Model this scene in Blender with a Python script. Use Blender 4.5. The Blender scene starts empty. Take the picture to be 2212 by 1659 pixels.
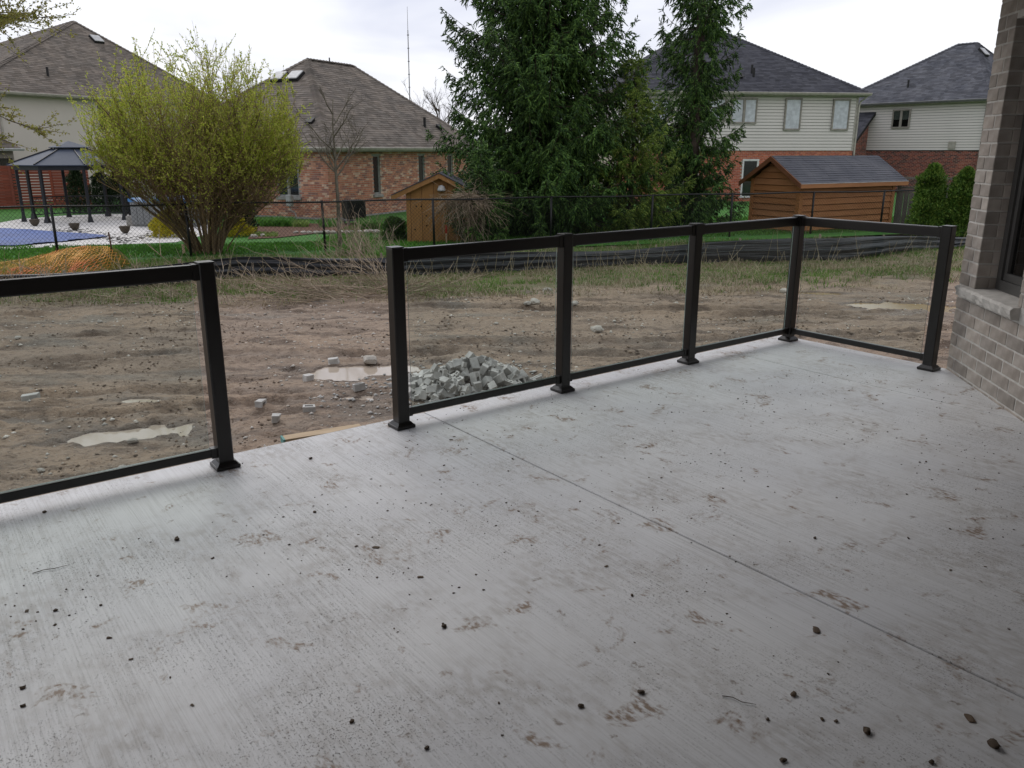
import bpy, math, random
import numpy as np
from mathutils import Vector, Matrix
random.seed(7); RS = np.random.RandomState(11)
S = bpy.context.scene
COL = S.collection
R = math.radians

# ------------------------------------------------------------------ camera
cd = bpy.data.cameras.new('camera'); cam = bpy.data.objects.new('camera', cd); COL.objects.link(cam)
cam.location = (0, 0, 1.6); cam.rotation_euler = (R(90 - 16.0), 0, 0)
cd.sensor_width = 36; cd.lens = 36 * 1761 / 2212; cd.clip_start = 0.05; cd.clip_end = 3000
S.camera = cam
# ------------------------------------------------------------------ sky (overcast)
W = bpy.data.worlds.new('World'); S.world = W; W.use_nodes = True
nt = W.node_tree; nt.nodes.clear(); N = nt.nodes.new; LK = nt.links.new
wo = N('ShaderNodeOutputWorld'); bg = N('ShaderNodeBackground'); LK(bg.outputs[0], wo.inputs[0])
sky = N('ShaderNodeTexSky'); sky.sky_type = 'NISHITA'; sky.sun_disc = False
sky.sun_elevation = R(42); sky.sun_rotation = R(-37)
skg = N('ShaderNodeVectorMath'); skg.operation = 'SCALE'; LK(sky.outputs[0], skg.inputs[0]); skg.inputs['Scale'].default_value = 0.6
tc = N('ShaderNodeTexCoord'); sx = N('ShaderNodeSeparateXYZ'); LK(tc.outputs['Generated'], sx.inputs[0])
ab = N('ShaderNodeMath'); ab.operation = 'ABSOLUTE'; LK(sx.outputs['Z'], ab.inputs[0])
ad = N('ShaderNodeMath'); ad.operation = 'ADD'; LK(ab.outputs[0], ad.inputs[0]); ad.inputs[1].default_value = 0.22
dv = N('ShaderNodeVectorMath'); dv.operation = 'DIVIDE'; LK(tc.outputs['Generated'], dv.inputs[0])
cb = N('ShaderNodeCombineXYZ')
for i in range(3): LK(ad.outputs[0], cb.inputs[i])
LK(cb.outputs[0], dv.inputs[1])
ns = N('ShaderNodeTexNoise'); ns.inputs['Scale'].default_value = 1.15; ns.inputs['Detail'].default_value = 4.5
ns.inputs['Roughness'].default_value = 0.5; ns.inputs['Distortion'].default_value = 0.5; LK(dv.outputs[0], ns.inputs['Vector'])
cr = N('ShaderNodeValToRGB'); LK(ns.outputs['Fac'], cr.inputs[0])
cr.color_ramp.elements[0].position = 0.34; cr.color_ramp.elements[0].color = (5.5, 5.7, 6.7, 1)
cr.color_ramp.elements[1].position = 0.62; cr.color_ramp.elements[1].color = (7.9, 7.95, 8.2, 1)
mx = N('ShaderNodeMix'); mx.data_type = 'RGBA'; mx.inputs[0].default_value = 0.93
LK(skg.outputs[0], mx.inputs[6]); LK(cr.outputs[0], mx.inputs[7]); LK(mx.outputs[2], bg.inputs[0])
bg.inputs[1].default_value = 0.1
# ------------------------------------------------------------------ sun, exposure
sl = bpy.data.lights.new('sun', 'SUN'); so = bpy.data.objects.new('sun', sl); COL.objects.link(so)
sl.energy = 0.9; sl.angle = R(40); sl.color = (1, 0.97, 0.93); so.rotation_euler = (R(48), 0, R(217))
S.view_settings.view_transform = 'Standard'; S.view_settings.look = 'None'
S.view_settings.gamma = 1; S.view_settings.exposure = 0.49; S.view_settings.use_curve_mapping = False
S.cycles.max_bounces = 6; S.cycles.transparent_max_bounces = 24; S.cycles.use_denoising = True

# ------------------------------------------------------------------ where a line of sight lands (used to place things at their real spots)
FP = 1761.; CP = math.cos(R(16)); SP = math.sin(R(16))
def ray(px, py):
    a = (px - 1106) / FP; b = -(py - 829.5) / FP
    return Vector((a, CP + b * SP, -SP + b * CP))
def G(px, py, z=-.75):
    r = ray(px, py); return Vector((0, 0, 1.6)) + r * ((z - 1.6) / r.z)
def at(px, py, Y):
    r = ray(px, py); return Vector((0, 0, 1.6)) + r * (Y / r.y)

# ------------------------------------------------------------------ noise in numpy
def vnoise(x, y, seed=0):
    x = np.asarray(x, float); y = np.asarray(y, float)
    xi = np.floor(x).astype(np.int64); yi = np.floor(y).astype(np.int64); xf = x - xi; yf = y - yi
    def h(a, b):
        n = (a * 374761393 + b * 668265263 + seed * 974634777) & 0x7fffffff
        n = ((n ^ (n >> 13)) * 1274126177) & 0x7fffffff
        return ((n ^ (n >> 16)) & 0xffff) / 65535.
    u = xf * xf * (3 - 2 * xf); v = yf * yf * (3 - 2 * yf)
    return (h(xi, yi) * (1 - u) + h(xi + 1, yi) * u) * (1 - v) + (h(xi, yi + 1) * (1 - u) + h(xi + 1, yi + 1) * u) * v
def fbm(x, y, f, o=4, seed=0, g=.5):
    r = 0; a = 1; t = 0
    for k in range(o):
        r = r + a * vnoise(np.asarray(x) * f + 31 * k, np.asarray(y) * f + 17 * k, seed + k); t += a; a *= g; f *= 2.03
    return r / t
def sst(a, b, x):
    t = np.clip((x - a) / (b - a), 0, 1); return t * t * (3 - 2 * t)

# ------------------------------------------------------------------ mesh helpers
class MB:
    def __init__(s): s.v = []; s.f = []; s.mi = []
    def add(s, vs, fs, m=0):
        k = len(s.v); s.v.extend([tuple(p) for p in vs]); s.f.extend([tuple(i + k for i in f) for f in fs]); s.mi.extend([m] * len(fs)); return s
    def box(s, x0, x1, y0, y1, z0, z1, M=None, m=0, bev=0):
        if bev:
            return s.bbox(x0, x1, y0, y1, z0, z1, bev, M, m)
        vs = [Vector(p) for p in ((x0,y0,z0),(x1,y0,z0),(x1,y1,z0),(x0,y1,z0),(x0,y0,z1),(x1,y0,z1),(x1,y1,z1),(x0,y1,z1))]
        if M is not None: vs = [M @ p for p in vs]
        return s.add(vs, [(0,3,2,1),(4,5,6,7),(0,1,5,4),(1,2,6,5),(2,3,7,6),(3,0,4,7)], m)
    def bbox(s, x0, x1, y0, y1, z0, z1, b, M=None, m=0):
        # box with its upright edges and its top and bottom rims chamfered
        ring = lambda i, z: [(x0+b+i,y0+i,z),(x1-b-i,y0+i,z),(x1-i,y0+b+i,z),(x1-i,y1-b-i,z),(x1-b-i,y1-i,z),(x0+b+i,y1-i,z),(x0+i,y1-b-i,z),(x0+i,y0+b+i,z)]
        vs = ring(b*.7, z0) + ring(0, z0+b) + ring(0, z1-b) + ring(b*.7, z1)
        vs = [Vector(p) for p in vs]
        if M is not None: vs = [M @ p for p in vs]
        fs = [tuple(range(7, -1, -1)), tuple(range(24, 32))]
        for k in range(3):
            for i in range(8): j = (i+1) % 8; fs.append((k*8+i, k*8+j, k*8+8+j, k*8+8+i))
        return s.add(vs, fs, m)
    def tube(s, pts, rad, n=5, cap=True, m=0):
        pts = [Vector(p) for p in pts]; k = len(pts)
        if not hasattr(rad, '__len__'): rad = [rad] * k
        vs = []; 
        for i, p in enumerate(pts):
            t = (pts[min(i+1, k-1)] - pts[max(i-1, 0)]).normalized()
            a = t.orthogonal().normalized() if i == 0 else (pa - t * pa.dot(t)).normalized()
            pa = a; b = t.cross(a)
            vs += [p + (a * math.cos(2*math.pi*j/n) + b * math.sin(2*math.pi*j/n)) * rad[i] for j in range(n)]
        fs = [(i*n+j, i*n+(j+1) % n, (i+1)*n+(j+1) % n, (i+1)*n+j) for i in range(k-1) for j in range(n)]
        if cap: fs += [tuple(range(n-1, -1, -1)), tuple(range((k-1)*n, k*n))]
        return s.add(vs, fs, m)
    def prism(s, poly, z0, z1, m=0):
        n = len(poly); vs = [(p[0], p[1], z0) for p in poly] + [(p[0], p[1], z1) for p in poly]
        return s.add(vs, [tuple(range(n-1, -1, -1)), tuple(range(n, 2*n))] + [(i, (i+1) % n, n+(i+1) % n, n+i) for i in range(n)], m)
    def lathe(s, prof, n=16, cx=0, cy=0, m=0):
        vs = [(cx + r*math.cos(2*math.pi*j/n), cy + r*math.sin(2*math.pi*j/n), z) for r, z in prof for j in range(n)]
        fs = [(i*n+j, i*n+(j+1) % n, (i+1)*n+(j+1) % n, (i+1)*n+j) for i in range(len(prof)-1) for j in range(n)]
        fs += [tuple(range(n-1, -1, -1)), tuple(range((len(prof)-1)*n, len(prof)*n))]
        return s.add(vs, fs, m)
    def mesh(s, name, mats, smooth=False):
        me = bpy.data.meshes.new(name); me.from_pydata(s.v, [], s.f)
        for q in (mats if isinstance(mats, (list, tuple)) else [mats]): me.materials.append(q)
        if any(s.mi): me.polygons.foreach_set('material_index', s.mi)
        if smooth: me.polygons.foreach_set('use_smooth', [True]*len(s.f))
        me.update(); return me
    def build(s, name, mats, parent=None, smooth=False, **kw):
        return link(name, s.mesh(name, mats, smooth), parent, **kw)
def link(name, me, parent=None, loc=None, rot=None, scale=None, **kw):
    o = bpy.data.objects.new(name, me); COL.objects.link(o); o.parent = parent
    if loc is not None: o.location = loc
    if rot is not None: o.rotation_euler = rot
    if scale is not None: o.scale = scale
    for k, v in kw.items(): o[k] = v
    return o
def thing(name, label, cat, loc=(0,0,0), rz=0, group=None, data=None, **kw):
    o = bpy.data.objects.new(name, data); COL.objects.link(o); o.location = loc
    o.rotation_euler = (0, 0, rz); o['label'] = label; o['category'] = cat
    if group: o['group'] = group
    return o
def arr_mesh(name, V, F, mat, smooth=False):
    # V (n,3) and F (m,k) arrays, quick
    V = np.ascontiguousarray(V, dtype=np.float32); F = np.ascontiguousarray(F, dtype=np.int32)
    me = bpy.data.meshes.new(name); me.vertices.add(len(V)); me.vertices.foreach_set('co', V.ravel())
    k = F.shape[1]; me.loops.add(F.size); me.loops.foreach_set('vertex_index', F.ravel())
    me.polygons.add(len(F)); me.polygons.foreach_set('loop_start', np.arange(0, F.size, k, dtype=np.int32))
    if smooth: me.polygons.foreach_set('use_smooth', np.ones(len(F), bool))
    me.materials.append(mat); me.update(calc_edges=True); me.validate(); return me
def norm(a): return a / np.maximum(np.linalg.norm(a, axis=-1, keepdims=True), 1e-9)
def spindles(P, D, L, Wd, flat=1.):
    # four-sided spindles (twigs with needles) at P along D
    n = len(P); D = norm(D); ref = np.where(np.abs(D[:, 2:3]) > .9, [[1., 0, 0]], [[0, 0, 1.]])
    A = norm(np.cross(D, ref)); B = np.cross(D, A); L = L[:, None]; Wd = Wd[:, None]; m = P + D * L * .45
    V = np.stack([P, m + A*Wd, m + B*Wd*flat, m - A*Wd, m - B*Wd*flat, P + D*L], 1).reshape(-1, 3)
    f = np.array([[0,2,1],[0,3,2],[0,4,3],[0,1,4],[5,1,2],[5,2,3],[5,3,4],[5,4,1]])
    return V, (f[None] + (np.arange(n)*6)[:, None, None]).reshape(-1, 3)
def leaves(P, D, L, Wd):
    # flat rhombic leaves at P along D with a random roll
    n = len(P); D = norm(D); A = norm(np.cross(D, RS.normal(size=(n, 3)))); L = L[:, None]; Wd = Wd[:, None]; m = P + D*L*.5
    V = np.stack([P, m + A*Wd, P + D*L, m - A*Wd], 1).reshape(-1, 3)
    return V, (np.array([[0, 1, 2, 3]])[None] + (np.arange(n)*4)[:, None, None]).reshape(-1, 4)
def blades(x, y, z, h, w, lean=.35):
    n = len(x); az = RS.rand(n)*2*np.pi; la = RS.rand(n)*2*np.pi; l = lean*(.3+RS.rand(n))*h
    ax, ay = np.cos(az)*w/2, np.sin(az)*w/2; lx, ly = np.cos(la)*l, np.sin(la)*l
    V = np.stack([np.stack([x-ax, y-ay, z], 1), np.stack([x+ax, y+ay, z], 1),
                  np.stack([x+ax*.7+lx*.35, y+ay*.7+ly*.35, z+h*.6], 1), np.stack([x-ax*.7+lx*.35, y-ay*.7+ly*.35, z+h*.6], 1),
                  np.stack([x+lx, y+ly, z+h*(1-.25*lean)], 1)], 1).reshape(-1, 3)
    b = (np.arange(n)*5)[:, None]
    F = np.concatenate([b+np.array([[0,1,2]]), b+np.array([[0,2,3]]), b+np.array([[3,2,4]])], 0)
    return V, F
def strips(segs, r0, r1, n=3):
    # many thin tapering three-sided tubes, each a list of points (k,3); all the same k
    P = np.asarray(segs, float); m, k, _ = P.shape
    T = norm(np.gradient(P, axis=1)); ref = norm(np.cross(T[:, :1], RS.normal(size=(m, 1, 3)))); A = norm(np.cross(T, np.repeat(ref, k, 1))); B = np.cross(T, A)
    t = np.linspace(0, 1, k)[None, :, None]; rad = (np.asarray(r0).reshape(-1, 1, 1)*(1-t) + np.asarray(r1).reshape(-1, 1, 1)*t)
    V = np.stack([P + (A*math.cos(2*math.pi*j/n) + B*math.sin(2*math.pi*j/n))*rad for j in range(n)], 2)  # m,k,n,3
    base = np.arange(m)[:, None, None]*k*n; i = np.arange(k-1)[None, :, None]*n; j = np.arange(n)[None, None, :]; j2 = (j+1) % n
    F = np.stack(np.broadcast_arrays(base+i+j, base+i+j2, base+i+n+j2, base+i+n+j), -1).reshape(-1, 4)
    return V.reshape(-1, 3), F
def join(parts):
    V = []; F = []; k = 0
    for v, f in parts: V.append(v); F.append(f + k); k += len(v)
    return np.concatenate(V), np.concatenate(F)

# ------------------------------------------------------------------ materials
def nodes(name):
    m = bpy.data.materials.new(name); m.use_nodes = True; t = m.node_tree; b = t.nodes['Principled BSDF']; return m, t, b
def pm(name, c1, c2=None, rough=.85, scale=6., det=4., bump=0., bs=None, rand=0., island=False, spec=.3, metal=0., stretch=None, lo=.35, hi=.65, transl=0.):
    m, t, b = nodes(name); n = t.nodes.new; l = t.links.new
    c2 = c2 or tuple(x*.75 for x in c1)
    tcd = n('ShaderNodeTexCoord'); vec = tcd.outputs['Object']
    if stretch:
        mp = n('ShaderNodeMapping'); l(vec, mp.inputs[0]); mp.inputs['Scale'].default_value = stretch; vec = mp.outputs[0]
    nz = n('ShaderNodeTexNoise'); l(vec, nz.inputs['Vector']); nz.inputs['Scale'].default_value = scale; nz.inputs['Detail'].default_value = det
    mr = n('ShaderNodeMapRange'); l(nz.outputs['Fac'], mr.inputs[0]); mr.inputs[1].default_value = lo; mr.inputs[2].default_value = hi
    mxx = n('ShaderNodeMix'); mxx.data_type = 'RGBA'; l(mr.outputs[0], mxx.inputs[0]); mxx.inputs[6].default_value = (*c1, 1); mxx.inputs[7].default_value = (*c2, 1)
    out = mxx.outputs[2]
    if rand:
        src = n('ShaderNodeNewGeometry').outputs['Random Per Island'] if island else n('ShaderNodeObjectInfo').outputs['Random']
        r2 = n('ShaderNodeMapRange'); l(src, r2.inputs[0]); r2.inputs[3].default_value = 1-rand; r2.inputs[4].default_value = 1+rand
        hs = n('ShaderNodeHueSaturation'); l(out, hs.inputs['Color']); l(r2.outputs[0], hs.inputs['Value'])
        r3 = n('ShaderNodeMath'); r3.operation = 'MULTIPLY_ADD'; wn = n('ShaderNodeTexWhiteNoise'); wn.noise_dimensions = '1D'; l(src, wn.inputs['W'])
        l(wn.outputs['Value'], r3.inputs[0]); r3.inputs[1].default_value = rand*.5; r3.inputs[2].default_value = 1-rand*.25; l(r3.outputs[0], hs.inputs['Saturation'])
        out = hs.outputs[0]
    l(out, b.inputs['Base Color']); b.inputs['Roughness'].default_value = rough; b.inputs['Metallic'].default_value = metal
    b.inputs['Specular IOR Level'].default_value = spec
    if bump:
        nb = n('ShaderNodeTexNoise'); l(vec, nb.inputs['Vector']); nb.inputs['Scale'].default_value = bs or scale*4; nb.inputs['Detail'].default_value = 5
        bp = n('ShaderNodeBump'); l(nb.outputs['Fac'], bp.inputs['Height']); bp.inputs['Strength'].default_value = min(1, bump*10); bp.inputs['Distance'].default_value = bump; l(bp.outputs[0], b.inputs['Normal'])
    if transl:
        tr = n('ShaderNodeBsdfTranslucent'); l(out, tr.inputs[0]); ms = n('ShaderNodeMixShader'); ms.inputs[0].default_value = transl
        l(b.outputs[0], ms.inputs[1]); l(tr.outputs[0], ms.inputs[2]); l(ms.outputs[0], t.nodes['Material Output'].inputs[0])
    return m
def glassmat(name, tint=(.93,.96,.94), refl=1.0, rough=0.01):
    m, t, b = nodes(name); n = t.nodes.new; l = t.links.new; t.nodes.remove(b)
    fr = n('ShaderNodeFresnel'); fr.inputs[0].default_value = 1.5; tr = n('ShaderNodeBsdfTransparent'); tr.inputs[0].default_value = (*tint, 1)
    gl = n('ShaderNodeBsdfGlossy'); gl.inputs['Roughness'].default_value = rough; mu = n('ShaderNodeMath'); mu.operation = 'MULTIPLY'; l(fr.outputs[0], mu.inputs[0])
    ge = n('ShaderNodeNewGeometry'); fm = n('ShaderNodeMath'); fm.operation = 'MULTIPLY_ADD'; l(ge.outputs['Backfacing'], fm.inputs[0]); fm.inputs[1].default_value = -refl; fm.inputs[2].default_value = refl; l(fm.outputs[0], mu.inputs[1])   # only the entering side mirrors
    ms = n('ShaderNodeMixShader'); l(mu.outputs[0], ms.inputs[0]); l(tr.outputs[0], ms.inputs[1]); l(gl.outputs[0], ms.inputs[2]); l(ms.outputs[0], t.nodes['Material Output'].inputs[0])
    return m

PA = R(37.04)   # heading of the patio's long side
def concrete():
    m, t, b = nodes('brushed_concrete'); n = t.nodes.new; l = t.links.new
    tcd = n('ShaderNodeTexCoord'); vec = tcd.outputs['Object']
    def noise(sc, scl=(1,1,1), det=3., rough=.5, dist=0.):
        mp = n('ShaderNodeMapping'); l(vec, mp.inputs[0]); mp.inputs['Scale'].default_value = scl
        z = n('ShaderNodeTexNoise'); l(mp.outputs[0], z.inputs[0]); z.inputs['Scale'].default_value = sc; z.inputs['Detail'].default_value = det; z.inputs['Roughness'].default_value = rough; z.inputs['Distortion'].default_value = dist
        return z.outputs['Fac']
    def mr(x, a, c, lo=0., hi=1.):
        q = n('ShaderNodeMapRange'); l(x, q.inputs[0]); q.inputs[1].default_value = a; q.inputs[2].default_value = c; q.inputs[3].default_value = lo; q.inputs[4].default_value = hi; return q.outputs[0]
    def mul(a, c, op='MULTIPLY'):
        q = n('ShaderNodeMath'); q.operation = op
        for i, x in enumerate((a, c)):
            if isinstance(x, (int, float)): q.inputs[i].default_value = x
            else: l(x, q.inputs[i])
        q.use_clamp = op != 'MULTIPLY' ; return q.outputs[0]
    def mix(f, a, c):
        q = n('ShaderNodeMix'); q.data_type = 'RGBA'; l(f, q.inputs[0])
        for i, x in ((6, a), (7, c)):
            if isinstance(x, tuple): q.inputs[i].default_value = (*x, 1)
            else: l(x, q.inputs[i])
        return q.outputs[2]
    broom = noise(1., (130, 2.2, 1), 3., .6); broom2 = noise(1., (38, .7, 1), 2.)
    cloud = noise(1.1, det=5.); patch = noise(2.6, det=5., rough=.6, dist=.4)
    base = mix(mr(cloud, .3, .7), (.553, .552, .568), (.64, .635, .635))
    base = mix(mul(mr(broom, .48, .72, 0, .52), mr(noise(.8, det=4.), .3, .62, .25, 1.)), base, (.29, .28, .268))
    base = mix(mr(broom2, .5, .8, 0, .22), base, (.36, .355, .35))
    # thin grey-brown film of dried mud, in patches
    film = mul(mr(patch, .44, .72), mr(noise(22, (1.6, .7, 1), 4.), .4, .62)); film = mul(film, .6)
    base = mix(film, base, (.30, .262, .225))
    # speckles caught in the grooves
    dens = mr(noise(1.7, det=5., rough=.65), .42, .62, .06, 1.)
    sp1 = mul(mr(noise(75, (1.3, .8, 1), 3., .65), .59, .66), dens)
    sp2 = mul(mr(noise(170, (1.2, .8, 1), 2., .5), .60, .67), dens)
    sp = mul(mul(sp1, sp2, 'MAXIMUM'), mr(broom, .36, .52))
    base = mix(mul(sp, .85), base, (.105, .09, .075))
    # brown smears
    sm = mul(mr(noise(4.6, (1, 1, 1), 5., .65, .6), .58, .66), mr(noise(48, (1.3, .6, 1), 3.), .40, .58))
    base = mix(mul(sm, .95), base, (.20, .13, .08))
    sm2 = mul(mr(noise(11, (1, 1, 1), 4., .6, .3), .66, .71), mr(noise(70, (1.2, .6, 1), 2.), .36, .52)); base = mix(mul(sm2, .7), base, (.16, .12, .085))
    l(base, b.inputs['Base Color']); l(mr(patch, .3, .7, .42, .62), b.inputs['Roughness']); b.inputs['Specular IOR Level'].default_value = .45
    hgt = mul(mul(broom, 1.0), mul(mul(sp, .6), 0.2), 'ADD')
    bp = n('ShaderNodeBump'); l(broom, bp.inputs['Height']); bp.inputs['Strength'].default_value = .55; bp.inputs['Distance'].default_value = .003
    b2 = n('ShaderNodeBump'); l(sp, b2.inputs['Height']); b2.inputs['Strength'].default_value = .6; b2.inputs['Distance'].default_value = .004; l(bp.outputs[0], b2.inputs['Normal']); l(b2.outputs[0], b.inputs['Normal'])
    return m
def dirtmat():
    m, t, b = nodes('muddy_soil'); n = t.nodes.new; l = t.links.new
    tcd = n('ShaderNodeTexCoord'); vec = tcd.outputs['Object']
    def noise(sc, scl=(1,1,1), det=4., rough=.55, dist=0.):
        mp = n('ShaderNodeMapping'); l(vec, mp.inputs[0]); mp.inputs['Scale'].default_value = scl; mp.inputs['Rotation'].default_value = (0, 0, R(-12))
        z = n('ShaderNodeTexNoise'); l(mp.outputs[0], z.inputs[0]); z.inputs['Scale'].default_value = sc; z.inputs['Detail'].default_value = det; z.inputs['Roughness'].default_value = rough; z.inputs['Distortion'].default_value = dist
        return z.outputs['Fac']
    def mr(x, a, c, lo=0., hi=1.):
        q = n('ShaderNodeMapRange'); l(x, q.inputs[0]); q.inputs[1].default_value = a; q.inputs[2].default_value = c; q.inputs[3].default_value = lo; q.inputs[4].default_value = hi; return q.outputs[0]
    def mix(f, a, c):
        q = n('ShaderNodeMix'); q.data_type = 'RGBA'; l(f, q.inputs[0])
        for i, x in ((6, a), (7, c)):
            if isinstance(x, tuple): q.inputs[i].default_value = (*x, 1)
            else: l(x, q.inputs[i])
        return q.outputs[2]
    big = noise(.55, (.55, 1.3, 1), 5.); mid = noise(2.2, (.5, 1.6, 1), 6., .65, .3); fine = noise(17, (.8, 1.2, 1), 6., .7); fine2 = noise(55, det=4.)
    c = mix(mr(big, .35, .65), (.34, .245, .170), (.27, .205, .155))
    c = mix(mr(mid, .49, .62, 0, .85), c, (.095, .063, .044))
    c = mix(mr(noise(1.1, (.6, 1.4, 1), 4.), .56, .7, 0, .6), c, (.19, .178, .155))
    c = mix(mr(fine, .52, .64, 0, .75), c, (.105, .072, .05))
    c = mix(mr(fine2, .58, .66, 0, .55), c, (.40, .34, .27))
    # grassy soil past the edge of the lot
    sp = n('ShaderNodeSeparateXYZ'); l(vec, sp.inputs[0])
    ya = n('ShaderNodeMath'); ya.operation = 'MULTIPLY_ADD'; l(sp.outputs['X'], ya.inputs[0]); ya.inputs[1].default_value = -.17; l(sp.outputs['Y'], ya.inputs[2])
    yb = n('ShaderNodeMath'); yb.operation = 'MULTIPLY_ADD'; l(noise(1.3, det=4.), yb.inputs[0]); yb.inputs[1].default_value = 2.4; l(ya.outputs[0], yb.inputs[2])
    c = mix(mr(yb.outputs[0], 14.9, 15.9, 0, .85), c, mix(mr(noise(5, det=5.), .4, .6), (.11, .12, .04), (.17, .125, .07)))
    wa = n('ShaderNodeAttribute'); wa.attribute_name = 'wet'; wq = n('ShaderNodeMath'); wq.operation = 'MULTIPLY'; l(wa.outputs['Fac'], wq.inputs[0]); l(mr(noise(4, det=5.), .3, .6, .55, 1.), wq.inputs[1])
    c = mix(wq.outputs[0], c, (.095, .066, .047))  # darkens wet puddle rims, and the tyre ruts as painted shade
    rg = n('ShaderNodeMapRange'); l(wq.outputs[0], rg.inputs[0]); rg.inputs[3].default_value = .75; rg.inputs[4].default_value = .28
    l(c, b.inputs['Base Color']); l(rg.outputs[0], b.inputs['Roughness']); b.inputs['Specular IOR Level'].default_value = .35
    bp = n('ShaderNodeBump'); l(fine, bp.inputs['Height']); bp.inputs['Strength'].default_value = .9; bp.inputs['Distance'].default_value = .045
    b2 = n('ShaderNodeBump'); l(fine2, b2.inputs['Height']); b2.inputs['Strength'].default_value = .7; b2.inputs['Distance'].default_value = .012; l(bp.outputs[0], b2.inputs['Normal']); l(b2.outputs[0], b.inputs['Normal'])
    return m
def grassmat(name, cols, rand=.3, transl=.25):
    # colour picked per blade out of a ramp, modulated by a slow noise
    m, t, b = nodes(name); n = t.nodes.new; l = t.links.new
    g = n('ShaderNodeNewGeometry'); rp = n('ShaderNodeValToRGB'); l(g.outputs['Random Per Island'], rp.inputs[0])
    e = rp.color_ramp.elements
    while len(e) < len(cols): e.new(.5)
    for i, c in enumerate(cols): e[i].position = i/(len(cols)-1); e[i].color = (*c, 1)
    tcd = n('ShaderNodeTexCoord'); nz = n('ShaderNodeTexNoise'); l(tcd.outputs['Object'], nz.inputs[0]); nz.inputs['Scale'].default_value = .9; nz.inputs['Detail'].default_value = 3
    r2 = n('ShaderNodeMapRange'); l(nz.outputs['Fac'], r2.inputs[0]); r2.inputs[1].default_value = .3; r2.inputs[2].default_value = .7; r2.inputs[3].default_value = 1-rand; r2.inputs[4].default_value = 1+rand
    hs = n('ShaderNodeHueSaturation'); l(rp.outputs[0], hs.inputs['Color']); l(r2.outputs[0], hs.inputs['Value']); l(hs.outputs[0], b.inputs['Base Color'])
    b.inputs['Roughness'].default_value = .6; b.inputs['Specular IOR Level'].default_value = .25
    tr = n('ShaderNodeBsdfTranslucent'); l(hs.outputs[0], tr.inputs[0]); ms = n('ShaderNodeMixShader'); ms.inputs[0].default_value = transl
    l(b.outputs[0], ms.inputs[1]); l(tr.outputs[0], ms.inputs[2]); l(ms.outputs[0], t.nodes['Material Output'].inputs[0])
    return m

M = {}
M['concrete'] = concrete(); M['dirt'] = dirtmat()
M['bronze'] = pm('bronze_powder_coat', (.010,.008,.007), (.012,.010,.0085), rough=.30, scale=3, spec=.5, bump=.0006, bs=260)
M['glass'] = glassmat('railing_glass'); M['glass_edge'] = pm('glass_edge', (.34,.42,.40), rough=.2, spec=.5)
M['mortar'] = pm('grey_mortar', (.52,.50,.465), (.44,.42,.39), rough=.95, scale=30, bump=.002)
def brickm(name, c1, c2, rand, island=False): return pm(name, c1, c2, rough=.9, scale=9, det=6, bump=.003, bs=60, rand=rand, island=island)
M['near_brick'] = brickm('brown_grey_brick', (.40,.355,.315), (.27,.235,.205), .26)
M['stone'] = pm('rough_limestone', (.50,.475,.44), (.40,.38,.35), rough=.9, scale=18, bump=.006, bs=45)
M['window_dark'] = pm('dark_window_frame', (.075,.072,.068), rough=.45, spec=.4)
M['pane_near'] = glassmat('window_glass', (.55,.57,.56), 1.6)
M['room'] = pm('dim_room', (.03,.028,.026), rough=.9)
M['soffit'] = pm('soffit_board', (.20,.19,.18), rough=.7)
M['block'] = pm('grey_concrete_block', (.52,.508,.48), (.40,.39,.365), rough=.92, scale=14, bump=.004, bs=90, rand=.28)
M['rock'] = pm('field_stone', (.48,.45,.40), (.30,.275,.24), rough=.85, scale=14, bump=.006, bs=50, rand=.2)
M['clod'] = pm('mud_clod', (.062,.046,.034), (.125,.092,.065), rough=.9, scale=40, bump=.004, bs=120, rand=.35)
M['pebble'] = pm('pebbles', (.55,.52,.47), (.38,.34,.29), rough=.8, rand=.4, island=True)
M['crumb'] = pm('crumbs', (.09,.072,.056), (.14,.115,.09), rough=.95, rand=.55, island=True)
M['water'] = pm('muddy_water', (.43,.36,.29), (.38,.315,.25), rough=.06, scale=1.2, spec=.5, bump=.0004, bs=9)
M['water_y'] = pm('ochre_water', (.30,.20,.085), (.27,.185,.085), rough=.10, scale=1.2, spec=.22, bump=.0004, bs=9)
M['wood'] = pm('pale_lumber', (.52,.40,.27), (.42,.31,.20), rough=.8, scale=5, stretch=(1, 12, 12), rand=.1)
M['lumber_end'] = pm('lumber_end_paint', (.16,.36,.33), rough=.7)
M['formwood'] = pm('dusty_form_board', (.42,.37,.32), (.30,.255,.21), rough=.9, scale=9, stretch=(1,6,6), bump=.002)
M['silt'] = None

# ================================================================== the patio
PT = bpy.data.objects.new('patio', None); COL.objects.link(PT); PT.rotation_euler = (0, 0, PA); PT['kind'] = 'structure'
joints = [-9.0, -5.9, -3.1, 2.52, 5.37, 6.26]
for a, c in ((-9, -3.1), (-3.1, 2.52), (2.52, 5.37), (5.37, 6.26)):
    MB().bbox(a+.004 if a > -9 else a, c-.004 if c < 6 else c, -1.5, 4.27, -.16, 0, .004).build('slab', M['concrete'], PT)
MB().box(-9, 6.24, -1.5, 4.24, -.60, -.17).build('foundation_wall', pm('foundation', (.22,.2,.175), rough=.95), PT)
mbf = MB(); mbf.box(-9, 2.9, 4.275, 4.305, -.075, -.012); mbf.box(2.905, 6.3, 4.275, 4.303, -.08, -.014); mbf.box(6.265, 6.285, 2.86, 4.27, -.07, -.018)
mbf.build('form_board', M['formwood'], PT)
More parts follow.
